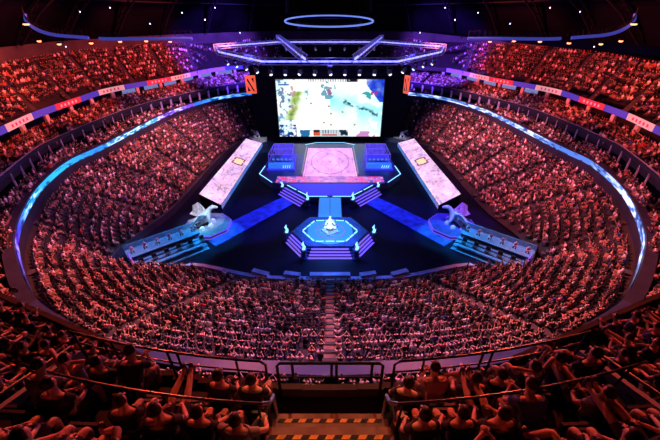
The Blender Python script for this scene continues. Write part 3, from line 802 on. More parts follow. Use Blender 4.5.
# ------------------------------------------------------------------ ribbon board and boards of the tiers
def ribbon_board():
    n, m = 900, 6; vs = []; fs = []; t0, t1 = R(28), R(332)
    for i in range(n+1):
        th = t0+(t1-t0)*i/n; th2 = th if th <= PI else th-2*PI
        for k in range(m+1): vs.append(RIB.p(th2, -.12, 10.1+.82*k/m)[:])
    for i in range(n):
        for k in range(m): a = i*(m+1)+k; fs.append((a, a+1, a+m+2, a+m+1))
    me = bpy.data.meshes.new('ribbon_board'); me.from_pydata(vs, [], fs)
    ii, kk = np.mgrid[0:n, 0:m]; u = ii/n; v = kk/m
    g = fbm(ii*.22, kk*.5, 4, 2); h = fbm(ii*.03, kk*0, 7, 2); h2 = fbm(ii*.012+9, kk*0, 8, 2)
    deg = np.degrees(t0+(t1-t0)*u); deg = np.where(deg > 180, deg-360, deg)
    base = np.stack([.1+0*u, .25+.3*h, .75+0*u], -1)
    cy = np.clip(1-np.abs(deg-72)/24, 0, 1)[..., None]; base = base*(1-cy)+np.array([.12, .62, .85])*cy
    pu = np.clip((55-deg)/8, 0, 1)*(deg > 0); base = base*(1-pu[..., None])+np.array([.22, .12, .7])*pu[..., None]
    pu = (np.abs(deg-122) < 9)[..., None]; base = np.where(pu, np.array([.4, .25, .8]), base)
    rt = (deg < 0)[..., None]; base = np.where(rt, np.array([.25, .4, .72]), base)
    wh = (np.clip((g-.47)*6, 0, 1)*np.clip((h-.36)*5, 0, 1))[..., None]; base = base*(1-wh*.75)+np.array([.93, .92, 1.])*wh*.75
    dk = ((g < .34)*(h2 > .3))[..., None]; base = base*(1-dk*.45)
    fade = np.clip((np.abs(deg)-32)/10, .0, 1)[..., None]; base = base*(.12+.88*fade)
    ca = me.color_attributes.new('Col', 'FLOAT_COLOR', 'CORNER'); c = np.ones((n*m, 4, 4), np.float32); c[:, :, :3] = np.clip(base, 0, 1).reshape(-1, 3)[:, None, :]**2.2
    ca.data.foreach_set('color', c.ravel())
    return link_mesh('ribbon_board', me, M['ribbon'])
tag(ribbon_board(), 'long curved LED ribbon of blue, cyan and white lettering round the lower bowl', 'display')
fc = {'blue': mat('board_blue', (.06, .08, .6), .6, emit=(.03, .05, .6), es=.55, noise=.2), 'white': mat('board_white', (.7, .6, .65), .6, emit=(.85, .55, .6), es=.4, noise=.2), 'red': mat('board_red', (.6, .06, .1), .6, emit=(.6, .05, .12), es=.35, noise=.2), 'purple': mat('board_purple', (.3, .1, .6), .6, emit=(.25, .1, .8), es=.8, noise=.2), 'yellow': mat('board_yellow', (.7, .5, .1), .6, emit=(.8, .5, .05), es=.4, noise=.2)}
seq = ['white', 'blue', 'red', 'blue', 'white', 'blue', 'red', 'blue', 'white', 'blue', 'red', 'white', 'purple', 'purple', 'blue', 'purple']
for s, w in ((1, 'left'), (-1, 'right')):
    th = R(52)
    for k in range(24):
        c = seq[k % len(seq)] if k < 16 else ('purple' if k % 2 else 'blue')
        dth = (6.2 if c == 'blue' else 7.5)/FAS.r(th)*FAS.cosn(th)
        if th+dth > R(158): break
        o = sweep('fascia_board', FAS, [(-.14, 15.45), (-.14, 16.55), (-.02, 16.55), (-.02, 15.45)], s*th, s*(th+dth*.985), 4, fc[c])
        tag(o, f'{c} lit board on the upper tier fascia, {ordw(k)} from the {w} frame side', 'board', 'boards along the upper fascia')
        # little letters: dark bars
        if c in ('white', 'red'):
            for i in range(5):
                p = FAS.p(s*(th+dth*(.2+.14*i)), -.17, 16.0); MB().box(p, (.35, .05, .45), math.atan2(p.x, CY-p.y)).build('letter_block', fc['red'] if c == 'white' else fc['white'], o)
        if k % 1 == 0:
            p = FAS.p(s*(th+dth*.5), .5, 0); q = FAS.p(s*(th+dth*.5), -.05, 0)
            ang = -s*(th+dth*.5)
            col = MB().box((q.x, q.y, 14.4), (.75, .5, 2.0), ang).box((q.x, q.y, 13.5), (.95, .7, .2), ang).build('suite_column', M['white'])
            tag(col, f'white column below the upper fascia, {ordw(k)} from the {w} frame side', 'column', 'columns of the suite tier')
        th += dth
# thin posts and window-like suites under the club ledge
for s, w in ((1, 'left'), (-1, 'right')):
    for k in range(26):
        th = R(66+3.6*k)
        if th > R(158): break
        p = LED2.p(s*th, .1, 0); hz = 12.0
        o = MB().box((p.x, p.y, 11.85), (.2 if k < 14 else .5, .2, 2.3), -s*th).build('ledge_post', M['ledge'])
        tag(o, f'slim grey post under the middle ledge, {ordw(k)} from the {w} frame side', 'post', 'posts under the middle ledge')

# lit suite windows beneath fascias at the far side
for s, w in ((1, 'left'), (-1, 'right')):
    for k, d in enumerate((118, 124, 130, 136, 142, 148)):
        o = sweep('suite_window', FAS, [(2.9, 13.9), (2.9, 15.3), (2.98, 15.3), (2.98, 13.9)], s*R(d), s*R(d+4), 3, mat('suite_glow', (.3, .4, .6), .4, emit=(.3, .4, .9), es=.5, noise=.3))
        tag(o, f'bluish lit suite window at far {w}, {ordw(k)} towards the screen', 'window', 'lit suite windows')

# ------------------------------------------------------------------ barrier in front of the near crowd
b = MB()
S(sweep('wall_near_barrier', FLR, [(-.25, 0), (-.25, 1.3), (.35, 1.3), (.35, 0)], -R(40), R(40), 80, [M['concrete'], M['ledge']], [1, 1, 1, 1]))
for k, (th, wd) in enumerate(((0, 5.4), (R(20), 2.4), (-R(20), 2.4), (R(11), 2.2), (-R(11), 2.2))):
    p = FLR.p(th, -.5, 0); e = MB().box((p.x, p.y, .85), (wd, .7, 1.5), -th).box((p.x, p.y, 1.53), (wd*.9, .6, .08), -th)
    o = e.build('barrier_box', M['ledge']); lab = 'wide pale block at middle of the curved barrier' if k == 0 else f"pale equipment block on the curved barrier, {'outer' if k < 3 else 'inner'} {'left' if th > 0 else 'right'}"
    tag(o, lab, 'box', 'blocks along the barrier')

# ------------------------------------------------------------------ main stage
def edge_leds(b, poly, z, w=.1, closed=True, gap=.0):
    n = len(poly)
    for i in range(n if closed else n-1):
        b.bar((poly[i][0], poly[i][1], z), (poly[(i+1) % n][0], poly[(i+1) % n][1], z), w, .06)
ZS = 1.5
back = [(-4.1, 55.9), (4.1, 55.9), (8.8, 60.9), (12.0, 62.2), (15.4, 66.5), (14.5, 78), (10, 86.5), (-10, 86.5), (-14.5, 78), (-15.4, 66.5), (-12.0, 62.2), (-8.8, 60.9)]
stg = empty('main_stage', (0, 70, 0)); tag(stg, 'broad octagonal blue stage below the screen with pink LED floor', 'stage')
def off(poly): return [(x, y-70) for x, y in poly]
MB().prism(off(back), 0, ZS).build('deck', M['deck'], stg)
for pl_ in ([(-12, 62.2), (-15.4, 66.5)], [(12, 62.2), (15.4, 66.5)], [(-15.4, 66.5), (-14.9, 71)], [(15.4, 66.5), (14.9, 71)], [(-8.7, 60.9), (-6.7, 58.7)], [(-6.3, 58.3), (-4.1, 56.1)], [(8.7, 60.9), (6.7, 58.7)], [(6.3, 58.3), (4.1, 56.1)], [(-4.0, 56), (-.5, 56)], [(.5, 56), (4.0, 56)], [(-3.6, 85.6), (3.6, 85.6)], [(-3.6, 85.6), (-6.5, 84)], [(3.6, 85.6), (6.5, 84)]):
    b = MB(); edge_leds(b, off(pl_), ZS+.05 if pl_[0][1] < 80 else ZS+.6, .18, False); b.build('edge_light', M['cyan'], stg)
MB().add([(-8.4, 61.6-70, ZS+.02), (-3.9, 56.4-70, ZS+.02), (3.9, 56.4-70, ZS+.02), (8.4, 61.6-70, ZS+.02)], [(0, 1, 2, 3)]).build('blue_apron', M['bluedeck'], stg)
def pinkf(u, v):
    N = fbm(u*7, v*7, 31); L = np.abs(fbm(u*8+3, v*9, 12, 3)-.5); rr = np.hypot((u-.5)*1.1, v-.5)
    k = .75+.45*N; U = np.abs(u-.5); line = (np.abs(fbm(U*9+2, v*9, 77, 3)-.5) < .02)*.22+(np.abs(rr-.42) < .012)*.25+(np.abs(np.abs(u-.5)*1.1+np.abs(v-.5)-.3) < .012)*.2+(np.abs(U-.46) < .01)*.2
    k = k*(1-line); e = np.clip(1-rr*.5, .6, 1)
    return 1.0*k, .66*k, 1.03*k
picture('floor_screen', (-5.9, 65.2-70, ZS+.03), (5.9, 65.2-70, ZS+.03), (-5.7, 83-70, ZS+.03), (5.7, 83-70, ZS+.03), 70, 90, pinkf, M['ledart'], stg)['label'] = 'pink and lilac floor picture'
def bandf(u, v):
    N = fbm(u*24, v*4, 41); k = .7+.5*N; d = (N < .42)*.4; side = np.clip(np.abs(u-.5)*2.4, 0, 1)
    return .9*k*(1-d*side), .6*k*(1-.6*side*(N > .5))*(1-d*side), .92*k*(1-.4*side*(N > .5))
picture('front_band_screen', (-11.3, 62.2-70, ZS+.03), (11.3, 62.2-70, ZS+.03), (-11.3, 65.1-70, ZS+.03), (11.3, 65.1-70, ZS+.03), 110, 14, bandf, M['ledart'], stg)['label'] = 'pink patterned front strip'
for sx in (-6.1, 6.1): MB().bar((sx, 65.3-70, ZS+.35), (sx*.985, 83-70, ZS+.35), .25, .7).build('floor_screen_kerb', M['chrome'], stg)
# angled stairs of the apron
for s in (-1, 1):
    a, c = Vector((-4.2*s, 55.8)), Vector((-8.9*s, 60.8)); d = (c-a).normalized(); nrm = Vector((d.y, -d.x))
    if nrm.y > 0: nrm = -nrm
    w_ = 'left' if s > 0 else 'right'
    b = MB(); l = MB()
    for k in range(4):
        z1 = ZS-(k+1)*.3+.0; o0, o1 = .5*k, .5*(k+1)
        pts = [a+nrm*o0, c+nrm*o0, c+nrm*o1, a+nrm*o1]
        b.prism([(p.x, p.y-70) for p in pts], 0, max(.08, z1))
        p0, p1 = a+nrm*(o1), c+nrm*(o1); l.bar((p0.x, p0.y-70, max(.08, z1)-.03), (p1.x, p1.y-70, max(.08, z1)-.03), .17, .15)
    st_ = b.build('stage_steps', M['deck'], stg); l.build('step_light', M['purple'], st_)
    # back flank of the apron nosing
# player booths
def booth(s):
    w_ = 'left' if s < 0 else 'right'
    e = empty('player_booth', (s*11.0, 72.9, ZS), 0); e.scale = (.86, .86, 1); tag(e, f'glass walled blue player booth on the {w_} of the main stage', 'booth')
    MB().prism([(-3.6, -5.2), (3.6, -5.2), (3.2, 5.6), (-1.4*s-1.6, 5.6)], 0, .35).build('booth_base', M['bluedeck'], e)
    g = MB()
    for (x0, y0, x1, y1) in ((-3.2, -3.2, -2.9, 5.2), (2.9, -3.2, 2.7, 5.2), (-2.9, 5.2, 2.7, 5.2)):
        for k in range(5):
            f = k/4; g.bar((x0+(x1-x0)*f, y0+(y1-y0)*f, .3), (x0+(x1-x0)*f, y0+(y1-y0)*f, 3.1), .1)
        g.bar((x0, y0, 3.1), (x1, y1, 3.1), .12); g.bar((x0, y0, 1.7), (x1, y1, 1.7), .08)
    g.bar((-3.2, -3.2, 3.1), (2.9, -3.2, 3.1), .12); g.bar((-3.2, 1, 3.1), (2.9, 1, 3.1), .1)
    g.build('booth_frame', mat('booth_frame_paint', (.35, .3, .8), .4, emit=(.14, .1, .6), es=.5, noise=.1), e)
    MB().box((0, 5.1, 1.7), (5.6, .08, 2.7)).build('back_panel', mat('booth_panel', (.16, .12, .5), .4, emit=(.1, .07, .5), es=.6, noise=.5, scale=1), e)
    MB().box((0, -4.1, .7), (6.4, 1.3, 1.2)).build('front_sign', mat('booth_sign', (.03, .1, .5), .4, emit=(.03, .2, .85), es=.8, noise=.4, scale=.8), e)
    for i in range(4): MB().bar((.6+i*.55, -4.78, .4), (.85+i*.55, -4.78, 1.1), .13).build('sign_slash', M['cyan'], e)
    MB().box((0, -1.9, 1.05), (5.2, .9, .12)).box((-2.4, -1.9, .7), (.12, .8, .7)).box((2.4, -1.9, .7), (.12, .8, .7)).build('gaming_desk', M['deck'], e)
    for i in range(5):
        x = -2.2+1.1*i
        m_ = MB().box((x, -1.75, 1.45), (.62, .06, .38)).box((x, -1.75, 1.18), (.08, .08, .2)).build('monitor', M['walk'], e)
    return e
booth(-1); booth(1)
note_kids()
plab = ['leftmost', 'second from left', 'middle', 'second from right', 'rightmost']
ps = person_single('elbows', True, False)
ps_first = True; KIDS.clear()
for s in (-1, 1):
    for i in range(5):
        if ps_first: o = ps; ps_first = False
        else: o = ps.copy(); COL.objects.link(o)
        o.location = (s*11.0+(-2.2+1.1*i)*.86, 72.9-.85, ZS+.35); o.rotation_euler.z = PI; o.color = (.5, .12, .3, 1) if s < 0 else (.3, .2, .6, 1)
        tag(o, f"seated player, {plab[i]}, in the {'left' if s < 0 else 'right'} stage booth", 'person', 'players in the booths')
# walkway to the centre
wk = empty('stage_walkway', (0, 52, 0)); tag(wk, 'glowing cyan walkway bridging main stage and centre stage', 'walkway')
MB().box((0, 0, .7), (4.2, 7.6, 1.4)).build('deck', M['deck'], wk)
MB().box((-1.02, 0, 1.42), (1.95, 7.4, .05)).box((1.02, 0, 1.42), (1.95, 7.4, .05)).build('light_panel', M['walk'], wk)
# centre stage
hexo = [(-3.3, 39.8), (3.3, 39.8), (6.1, 43.8), (3.5, 48.1), (-3.5, 48.1), (-6.1, 43.8)]
cst = empty('centre_stage', (0, 43.8, 0)); tag(cst, 'hexagonal centre stage with purple lit steps and pale trophy', 'stage')
def offc(poly, k=1.): return [(x*k, (y-43.8)*k) for x, y in poly]
MB().prism(offc(hexo), 0, 1.7).build('deck', M['deck'], cst)
MB().lathe([(3.6, 1.7), (3.6, 1.76), (0.1, 1.76)], n=40).build('disc', M['walk'], cst)
pl = offc(hexo, .72)
for i in range(6):
    p, q = Vector(pl[i]), Vector(pl[(i+1) % 6])
    for f0, f1 in ((.04, .3), (.36, .64), (.7, .96)):
        A_, B_ = p.lerp(q, f0), p.lerp(q, f1); MB().bar((A_.x, A_.y, 1.76), (B_.x, B_.y, 1.76), .2, .08).build('edge_light', M['cyan'], cst)
b = MB(); l = MB()
for k in range(4):
    sc = 1+.062*(k+1); pk = offc(hexo, sc); z1 = 1.7-.38*(k+1)
    b.prism(pk, 0, z1)
    for i in (0, 1, 5):
        p, q = Vector(pk[i]), Vector(pk[(i+1) % 6]); A_, B_ = p.lerp(q, .1), p.lerp(q, .9); l.bar((A_.x, A_.y, z1-.02), (B_.x, B_.y, z1-.02), .2, .17)
st_ = b.build('stage_steps', M['deck'], cst); l.build('step_light', M['purple'], st_)
def torch(x, y, z, h, lab):
    e = empty('corner_pillar', (x, y, 0)); tag(e, lab, 'pillar', 'crystal pillars at the stage corners')
    MB().lathe([(.62, 0), (.62, .3), (.42, .5), (.38, z), (.55, z+.1), (.5, z+.25)], n=8).build('pedestal', M['deck'], e)
    MB().tube([(0, 0, z+.2), (.1, .05, z+.7), (-.08, 0, z+1.2), (.06, 0, z+h)], .2, 5, radii=[.24, .17, .2, .02]).tube([(.15, 0, z+.2), (.35, 0, z+.9)], .1, 5, radii=[.14, .02]).build('crystal', M['cyan'], e)
for x, y, lab in ((-6.9, 43.4, 'left corner of the centre stage'), (6.9, 43.4, 'right corner of the centre stage'), (-3.9, 38.9, 'front left corner of the centre stage'), (3.9, 38.9, 'front right corner of the centre stage')):
    torch(x, y, 1.5, 1.7, 'glowing cyan crystal pillar at the '+lab)
for s, w_ in ((-1, 'left'), (1, 'right')):
    torch(s*4.3, 54.9, 1.2, 1.9, f'glowing cyan crystal pillar where walkway meets main stage, {w_}')
    torch(s*9.7, 60.4, 1.2, 1.2, f'small crystal pillar at the {w_} front of the main stage')
# trophy
tr = empty('trophy', (0, 43.8, 1.76)); tag(tr, 'bright pale shield trophy with spread arms on the centre stage', 'trophy')
MB().lathe([(1.3, 0), (1.2, .25), (.7, .4), (.5, .7)], n=20).build('plinth', M['stone'], tr)
v_, f_ = mesh_arrays(skin_mesh([(0, 0, .6), (0, 0, 1.2), (0, 0, 1.9), (0, 0, 2.35), (0, 0, 2.75), (-.5, 0, 1.7), (-.75, -.1, 1.15), (.5, 0, 1.7), (.8, -.1, 1.2), (-1.0, .2, .5), (1.0, .2, .5)], [(0, 1), (1, 2), (2, 3), (3, 4), (2, 5), (5, 6), (2, 7), (7, 8), (0, 9), (0, 10)], [.36, .26, .32, .14, .2, .15, .1, .15, .1, .16, .16]))
MB().add(v_, f_).build('figure', M['trophy'], tr, True)
MB().lathe([(.5, 0), (.52, .08), (.2, .16), (.04, .18)], (0, -.42, .95), 18).build('shield', M['trophy'], tr, True)
MB().tube([(2.3*math.cos(2*PI*i/40), 2.1*math.sin(2*PI*i/40), .03) for i in range(40)], .07, 6, closed=True).build('ring_inlay', M['purple'], tr)
for i in range(5):
    a_ = 2*PI*i/5+.3; MB().tube([(.9*math.cos(a_), .9*math.sin(a_), .05), (1.5*math.cos(a_+.4), 1.5*math.sin(a_+.4), .25), (1.7*math.cos(a_+.9), 1.7*math.sin(a_+.9), .06)], .1, 6, radii=[.16, .13, .04]).build('flame_scroll', M['stone'], tr, True)

# blue runways on the floor
for s, w_ in ((-1, 'left'), (1, 'right')):
    a, c = at_h(330+s*26, 192, 30.85), at_h(330+s*122, 241, 30.85); a.z = c.z = 0
    d = (c-a).normalized(); nrm = V((d.y, -d.x, 0)); hw = 1.7
    e = MB().prism([((a+nrm*hw).x, (a+nrm*hw).y), ((c+nrm*hw*1.3).x, (c+nrm*hw*1.3).y), ((c-nrm*hw*1.3).x, (c-nrm*hw*1.3).y), ((a-nrm*hw).x, (a-nrm*hw).y)], .0, .15).build('floor_runway', M['runway'])
    tag(e, f'blue lit runway crossing the dark floor from main stage to the {w_} sculpture', 'runway')

# ------------------------------------------------------------------ side LED ramps, sculptures, commentary risers
def parch(seed, warm):
    def f(u, v):
        N = fbm(u*14, v*3.2, seed); N2 = fbm(u*40, v*8, seed+5, 3); L = np.abs(fbm(u*12+3, v*4, seed+9, 3)-.5)
        k = .68+.5*N; k = k*(1-(L < .02)*.25)*(1-(N2 < .33)*.2); t = fbm(u*5, v*2, seed+2)
        k = k+.12; r = k*(1.0-.14*t); g = k*(.78-.1*t); b_ = k*(.88+.16*t)
        U_ = np.abs(u-.56)+.03*np.abs(v-.5); em = (U_ < .06)*(np.abs(v-.5) < .3)*(U_ > .012); em2 = (U_ < .045)*(np.abs(v-.5) < .2)
        r = np.where(em, .5, r); g = np.where(em, .3, g); b_ = np.where(em, .38, b_); r = np.where(em2, 1., r); g = np.where(em2, .85, g); b_ = np.where(em2, .7, b_)
        return r, g, b_
    return f
for s, w_ in ((-1, 'left'), (1, 'right')):
    def q(px, py, h): p = at_h(330+(px-330)*(-s), py, h); return p
    n0, n1 = q(221, 205, 30), q(199, 194, 28); f0, f1 = q(262, 143, 30), q(246, 138.5, 28)
    e = empty('led_ramp', (s*22, 70, 0)); tag(e, f'long slanted LED ramp with pink parchment picture beside the {w_} crowd', 'display')
    T = V((s*22, 70, 0))
    pn = picture('picture_panel', n0-T, f0-T, n1-T, f1-T, 150, 24, parch(50+s*7, 1), M['ledart'], e)
    if s < 0: pn.data.flip_normals()
    B_ = MB(); P = [p-T for p in (n0, f0, f1, n1)]; dz = V((0, 0, .06))
    B_.add([p-dz for p in P]+[V((p.x, p.y, .0)) for p in P], [(0, 1, 2, 3), (4, 5, 6, 7), (0, 1, 5, 4), (1, 2, 6, 5), (2, 3, 7, 6), (3, 0, 4, 7)]); B_.build('ramp_body', M['black'], e)
    sd = MB().add([V((P[0].x, P[0].y, P[0].z)), V((P[1].x, P[1].y, P[1].z)), V((P[1].x-s*.05, P[1].y, .2)), V((P[0].x-s*.05, P[0].y, .2))], [(0, 1, 2, 3)])
    sd = picture('side_strip', V((P[0].x-s*.08, P[0].y, .1)), V((P[1].x-s*.08, P[1].y, .1)), V((P[0].x-s*.08, P[0].y, P[0].z)), V((P[1].x-s*.08, P[1].y, P[1].z)), 120, 3, lambda u, v: (.16+.3*(fbm(u*60, v*2, 5) > .5), .3+.25*fbm(u*20, v, 3), .75+0*u), M['ledart'], e)

def sculpture(x, y, z, sc, rz, lab, pennant, mt, seedk=0):
    e = empty('beast_sculpture', (x, y, z), rz); tag(e, lab, 'sculpture'); e.scale = (sc, sc, sc)
    vs = [(0, 0, .9), (.2, .6, 1.5), (.1, 1.1, 2.3), (0, 1.6, 2.9), (0, 2.2, 2.8), (0, 2.7, 2.6), (-.1, -.9, .8), (-.3, -1.9, .5), (-1.1, -2.6, .3), (.8, .9, .9), (.9, 1.2, .1), (-.7, .9, .9), (-.8, 1.3, .1), (.8, -.7, .5), (1.0, -.9, .05), (-.8, -.7, .5), (-1.0, -.9, .05), (1.2, .3, 2.2), (2.2, -.4, 2.9), (-1.1, .3, 2.3), (-2.1, -.4, 3.1)]
    ed = [(0, 1), (1, 2), (2, 3), (3, 4), (4, 5), (0, 6), (6, 7), (7, 8), (1, 9), (9, 10), (1, 11), (11, 12), (6, 13), (13, 14), (6, 15), (15, 16), (1, 17), (17, 18), (1, 19), (19, 20)]
    ra = [.75, .7, .42, .4, .34, .16, .6, .34, .08, .28, .2, .28, .2, .34, .2, .34, .2, .22, .08, .22, .08]
    v_, f_ = mesh_arrays(skin_mesh(vs, ed, ra)); MB().add(v_, f_).build('beast_body', mt, e, True)
    for s in (1, -1):
        w = MB(); pts = [(1.1*s, .3, 2.1), (2.3*s, -.4, 3.0), (3.0*s, -1.4, 2.2), (2.3*s, -1.5, 1.6), (1.9*s, -2.1, 1.2), (1.2*s, -1.3, 1.1), (.6*s, -.6, 1.3)]
        n = len(pts); w.add(pts+[(a-.0, b_+.06, c-.08) for a, b_, c in pts], [tuple(range(n)), tuple(range(n, 2*n))[::-1]]+[(i, (i+1) % n, (i+1) % n+n, i+n) for i in range(n)])
        w.build('wing', mt, e)
    for i in range(7):
        a = i*.9+seedk; MB().lathe([(.5, 0), (.42, .3), (.2, .55), (.02, .6)], (1.9*math.cos(a), 1.7*math.sin(a)-.2, 0), 6).build('rock', mt, e)
    if pennant: MB().box((-.8, 1.9, 2.3), (.5, .08, 1.4), .4).build('red_pennant', M['redcloth'], e)
def octo(cx, cy, r, ry=None, k=8): return [(cx+r*math.cos(2*PI*(i+.5)/k), cy+(ry or r)*math.sin(2*PI*(i+.5)/k)) for i in range(k)]
for s, w_ in ((-1, 'left'), (1, 'right')):
    p = at_h(330+s*122.5, 224.5, 30.2); e = empty('sculpture_platform', (p.x, p.y, 0)); tag(e, f'octagonal purple edged platform under the {w_} near sculpture', 'platform')
    MB().prism(octo(0, 0, 3.9, 3.9), 0, .9).build('deck', M['panel'] if s < 0 else M['deck'], e)
    l = MB(); edge_leds(l, octo(0, 0, 3.95, 3.95), .3, .12); edge_leds(l, octo(0, 0, 3.95, 3.95), .8, .12); l.build('edge_light', M['purple'], e)
    sculpture(p.x-(-s)*.6, p.y+.2, .9, 1.0, R(-70)*-s if s < 0 else R(70), 'pale winged beast sculpture on the left near platform' if s < 0 else 'violet lit winged beast sculpture on the right near platform', s < 0, M['stone'], s)
    p = at_h(330+s*72, 135, 29.4)
    e = MB().prism(octo(p.x, p.y, 2.8), 0, 1.2).build('small_platform', M['panel']); tag(e, f'small octagonal platform at far end of the {w_} ramp', 'platform')
    sculpture(p.x, p.y, 1.2, .62, R(180), f'small white beast sculpture beside the screen, {w_}', False, M['white'], 2)

def riser(s, w_):
    a, c = RA(s); mid = (a+c)/2; d = (c-a).normalized(); L = (c-a).length
    rz = math.atan2(d.y, d.x) if s < 0 else math.atan2(-d.y, -d.x)
    e = empty('commentary_riser', (mid.x, mid.y, 0), rz); tag(e, f'stepped riser for the desk crew in the {w_} corner of the floor', 'riser')
    b = MB()
    for k in range(4): b.box((0, .8*k-1.9, .12+.13*k), (L, .8, .24+.26*k))
    b.box((0, 2.45, .7), (L, 2.3, 1.4))
    b.build('terrace', M['table'], e)
    b = MB().box((0, 3.65, 1.6), (L, .12, 1.3)); b.build('back_screen', M['table'], e)
    b = MB().box((s*(L/2-.3), .6, 1.3), (.16, 2.2, .9)).build('end_lamp', M['purple'], e)
    t = empty('long_desk', (mid.x, mid.y, 0), rz); tag(t, f'long blue-grey desk on the {w_} riser', 'desk')
    MB().box((0, .95, 1.75), (L*.94, .9, .1)).build('desk_top', M['table'], t)
    for x in (-L*.45, 0, L*.45): MB().box((x, .95, 1.4), (.1, .7, .7)).build('leg', M['rail'], t)
    t2 = MB().box((0, -1.6, .95), (L*.9, .6, .08)).box((-L*.4, -1.6, .65), (.1, .5, .6)).box((L*.4, -1.6, .65), (.1, .5, .6)).build('lower_desk', M['table']); t2.location = (mid.x, mid.y, 0); t2.rotation_euler.z = rz
    tag(t2, f'lower narrow desk on the front steps of the {w_} riser', 'desk')
    return mid, rz, L
kit = seatS.copy(); 
crewP = person_single('elbows', False, False); first_c = True
for s, w_ in ((-1, 'left'), (1, 'right')):
    mid, rz, L = riser(s, w_)
    for i in range(6):
        x = -L*.42+L*.168*i
        v = Matrix.Rotation(rz, 3, 'Z') @ V((x, 2.0, 0))
        if first_c: o = crewP; first_c = False
        else: o = crewP.copy(); COL.objects.link(o)
        o.location = (mid.x+v.x, mid.y+v.y, 2.4-.35); o.location.z = 1.4; o.rotation_euler.z = rz+PI; o.scale = (1.15,)*3; o.color = (.35, .3, .8, 1)  # lilac light put into the shirt colour
        tag(o, f'seated crew person in lilac light at the {w_} desk, {ordw(i)} from its {"outer" if s < 0 else "inner"} end', 'person', 'desk crew')
        v = Matrix.Rotation(rz, 3, 'Z') @ V((x+.5, -.75, 0))
        ch = seatS.copy(); COL.objects.link(ch); ch.name = 'crew_chair'; ch.location = (mid.x+v.x, mid.y+v.y, .5); ch.rotation_euler.z = rz+PI; ch.scale = (1.5, 1.5, 1.5)
        tag(ch, f'black chair below the long {w_} desk, {ordw(i)} from its {"outer" if s < 0 else "inner"} end', 'chair', 'crew chairs')
bpy.data.objects.remove(kit)

# ------------------------------------------------------------------ overhead rig
def truss_mesh(b, a, c, w=.8, bay=1.3, r=.07):
    a, c = V(a), V(c); d = c-a; n = max(1, int(d.length/bay)); u = d.normalized(); x = u.cross(V((0, 0, 1))).normalized()*w/2; z = V((0, 0, w/2))
    for sx, sz in ((1, 1), (1, -1), (-1, 1), (-1, -1)): b.bar(a+x*sx+z*sz, c+x*sx+z*sz, r)
    for k in range(n):
        p, q = a+d*k/n, a+d*(k+1)/n; f = 1 if k % 2 else -1
        for sx in (1, -1): b.bar(p+x*sx+z*f, q+x*sx-z*f, r*.6)
        b.bar(p+x*f+z, q-x*f+z, r*.6); b.bar(p+x+z, p-x+z, r*.6); b.bar(p+x+z, p+x-z, r*.6)
H = 5.2
def tp(px, py, h=H): return at_h(px, py, h)
poly = [tp(262, 61.5), tp(219, 52), (-21.5, 70, CZ-H+.15), tp(278, 42)]
Lp = [V(p) for p in poly]; Rp = [V((-p.x, p.y, p.z)) for p in Lp]
chain = Lp+Rp[::-1]
rig = empty('lighting_truss', (0, 60, CZ-H)); tag(rig, 'wide blue lit octagonal lighting truss hanging over the stage', 'truss')
T0 = V((0, 60, CZ-H)); leds = MB()
for i in range(len(chain)):
    a, c = chain[i], chain[(i+1) % len(chain)]
    b = MB(); truss_mesh(b, a-T0, c-T0); b.build('truss_segment', M['truss'], rig)
    leds.bar(a-T0, c-T0, .2)
leds.build('light_tube', mat('truss_light', (.2, .2, .9), .4, emit=(.26, .26, 1), es=2.4, noise=.2), rig)
for s, w_ in ((-1, 'left'), (1, 'right')):
    a, c = tp(330+s*52, 37, 4.0), tp(330+s*25, 59, 4.6)
    b = MB(); truss_mesh(b, a, c); o = b.build('cross_truss', M['truss']); tag(o, f'slanting cross truss over the stage, {w_} of the pair', 'truss')
    MB().bar(a, c, .2).build('light_tube', bpy.data.materials['truss_light'], o)
def moving_head(p, tilt, lab):
    e = empty('moving_head_light', p); tag(e, lab, 'stage light', 'moving lights under the truss')
    MB().box((0, 0, -.1), (.5, .45, .22)).build('lamp_base', M['rail'], e)
    MB().box((-.32, 0, -.5), (.08, .2, .7)).box((.32, 0, -.5), (.08, .2, .7)).build('yoke', M['rail'], e)
    h = MB().lathe([(.14, .35), (.25, .2), (.27, -.3), (.2, -.36)], n=12).build('lamp_body', M['chrome'], e, True); h.location = (0, 0, -.75); h.rotation_euler = tilt
    l = MB().lathe([(.19, -.40), (.2, -.37), (.05, -.36)], n=12).build('lens', M['lens'], h)
cnt = 0
for i in (0, 1, 7, 6):
    pass
near_a, near_b = Lp[0], Rp[0]
for k in range(9):
    p = near_a.lerp(near_b, (k+.5)/9)-V((0, 0, .55)); moving_head(p, (R(-35), R(rng.uniform(-35, 35)), 0), f'moving stage light under the near truss bar, {ordw(k)} from left')
for s, (A_, B_), w_ in ((-1, (Lp[0], Lp[1]), 'left'), (1, (Rp[0], Rp[1]), 'right')):
    for k in range(4): p = A_.lerp(B_, (k+.6)/4.4)-V((0, 0, .55)); moving_head(p, (R(-20), R(s*35), 0), f'moving stage light under the {w_} slanted truss bar, {ordw(k)} from the middle')
fa, fb = Lp[3], Rp[3]
for k in range(7):
    p = fa.lerp(fb, (k+.5)/7)-V((0, 0, .6)); moving_head(p, (R(40), R(rng.uniform(-30, 30)), 0), f'moving stage light under the far truss bar, {ordw(k)} from left')
# screen-top lamp bar
bar_ = MB(); truss_mesh(bar_, (-17, 89.2, 18.4), (17, 89.2, 18.4), .6, 1.2, .07); o = bar_.build('screen_truss', M['steel']); tag(o, 'dark lamp bar along the top of the video wall', 'truss')

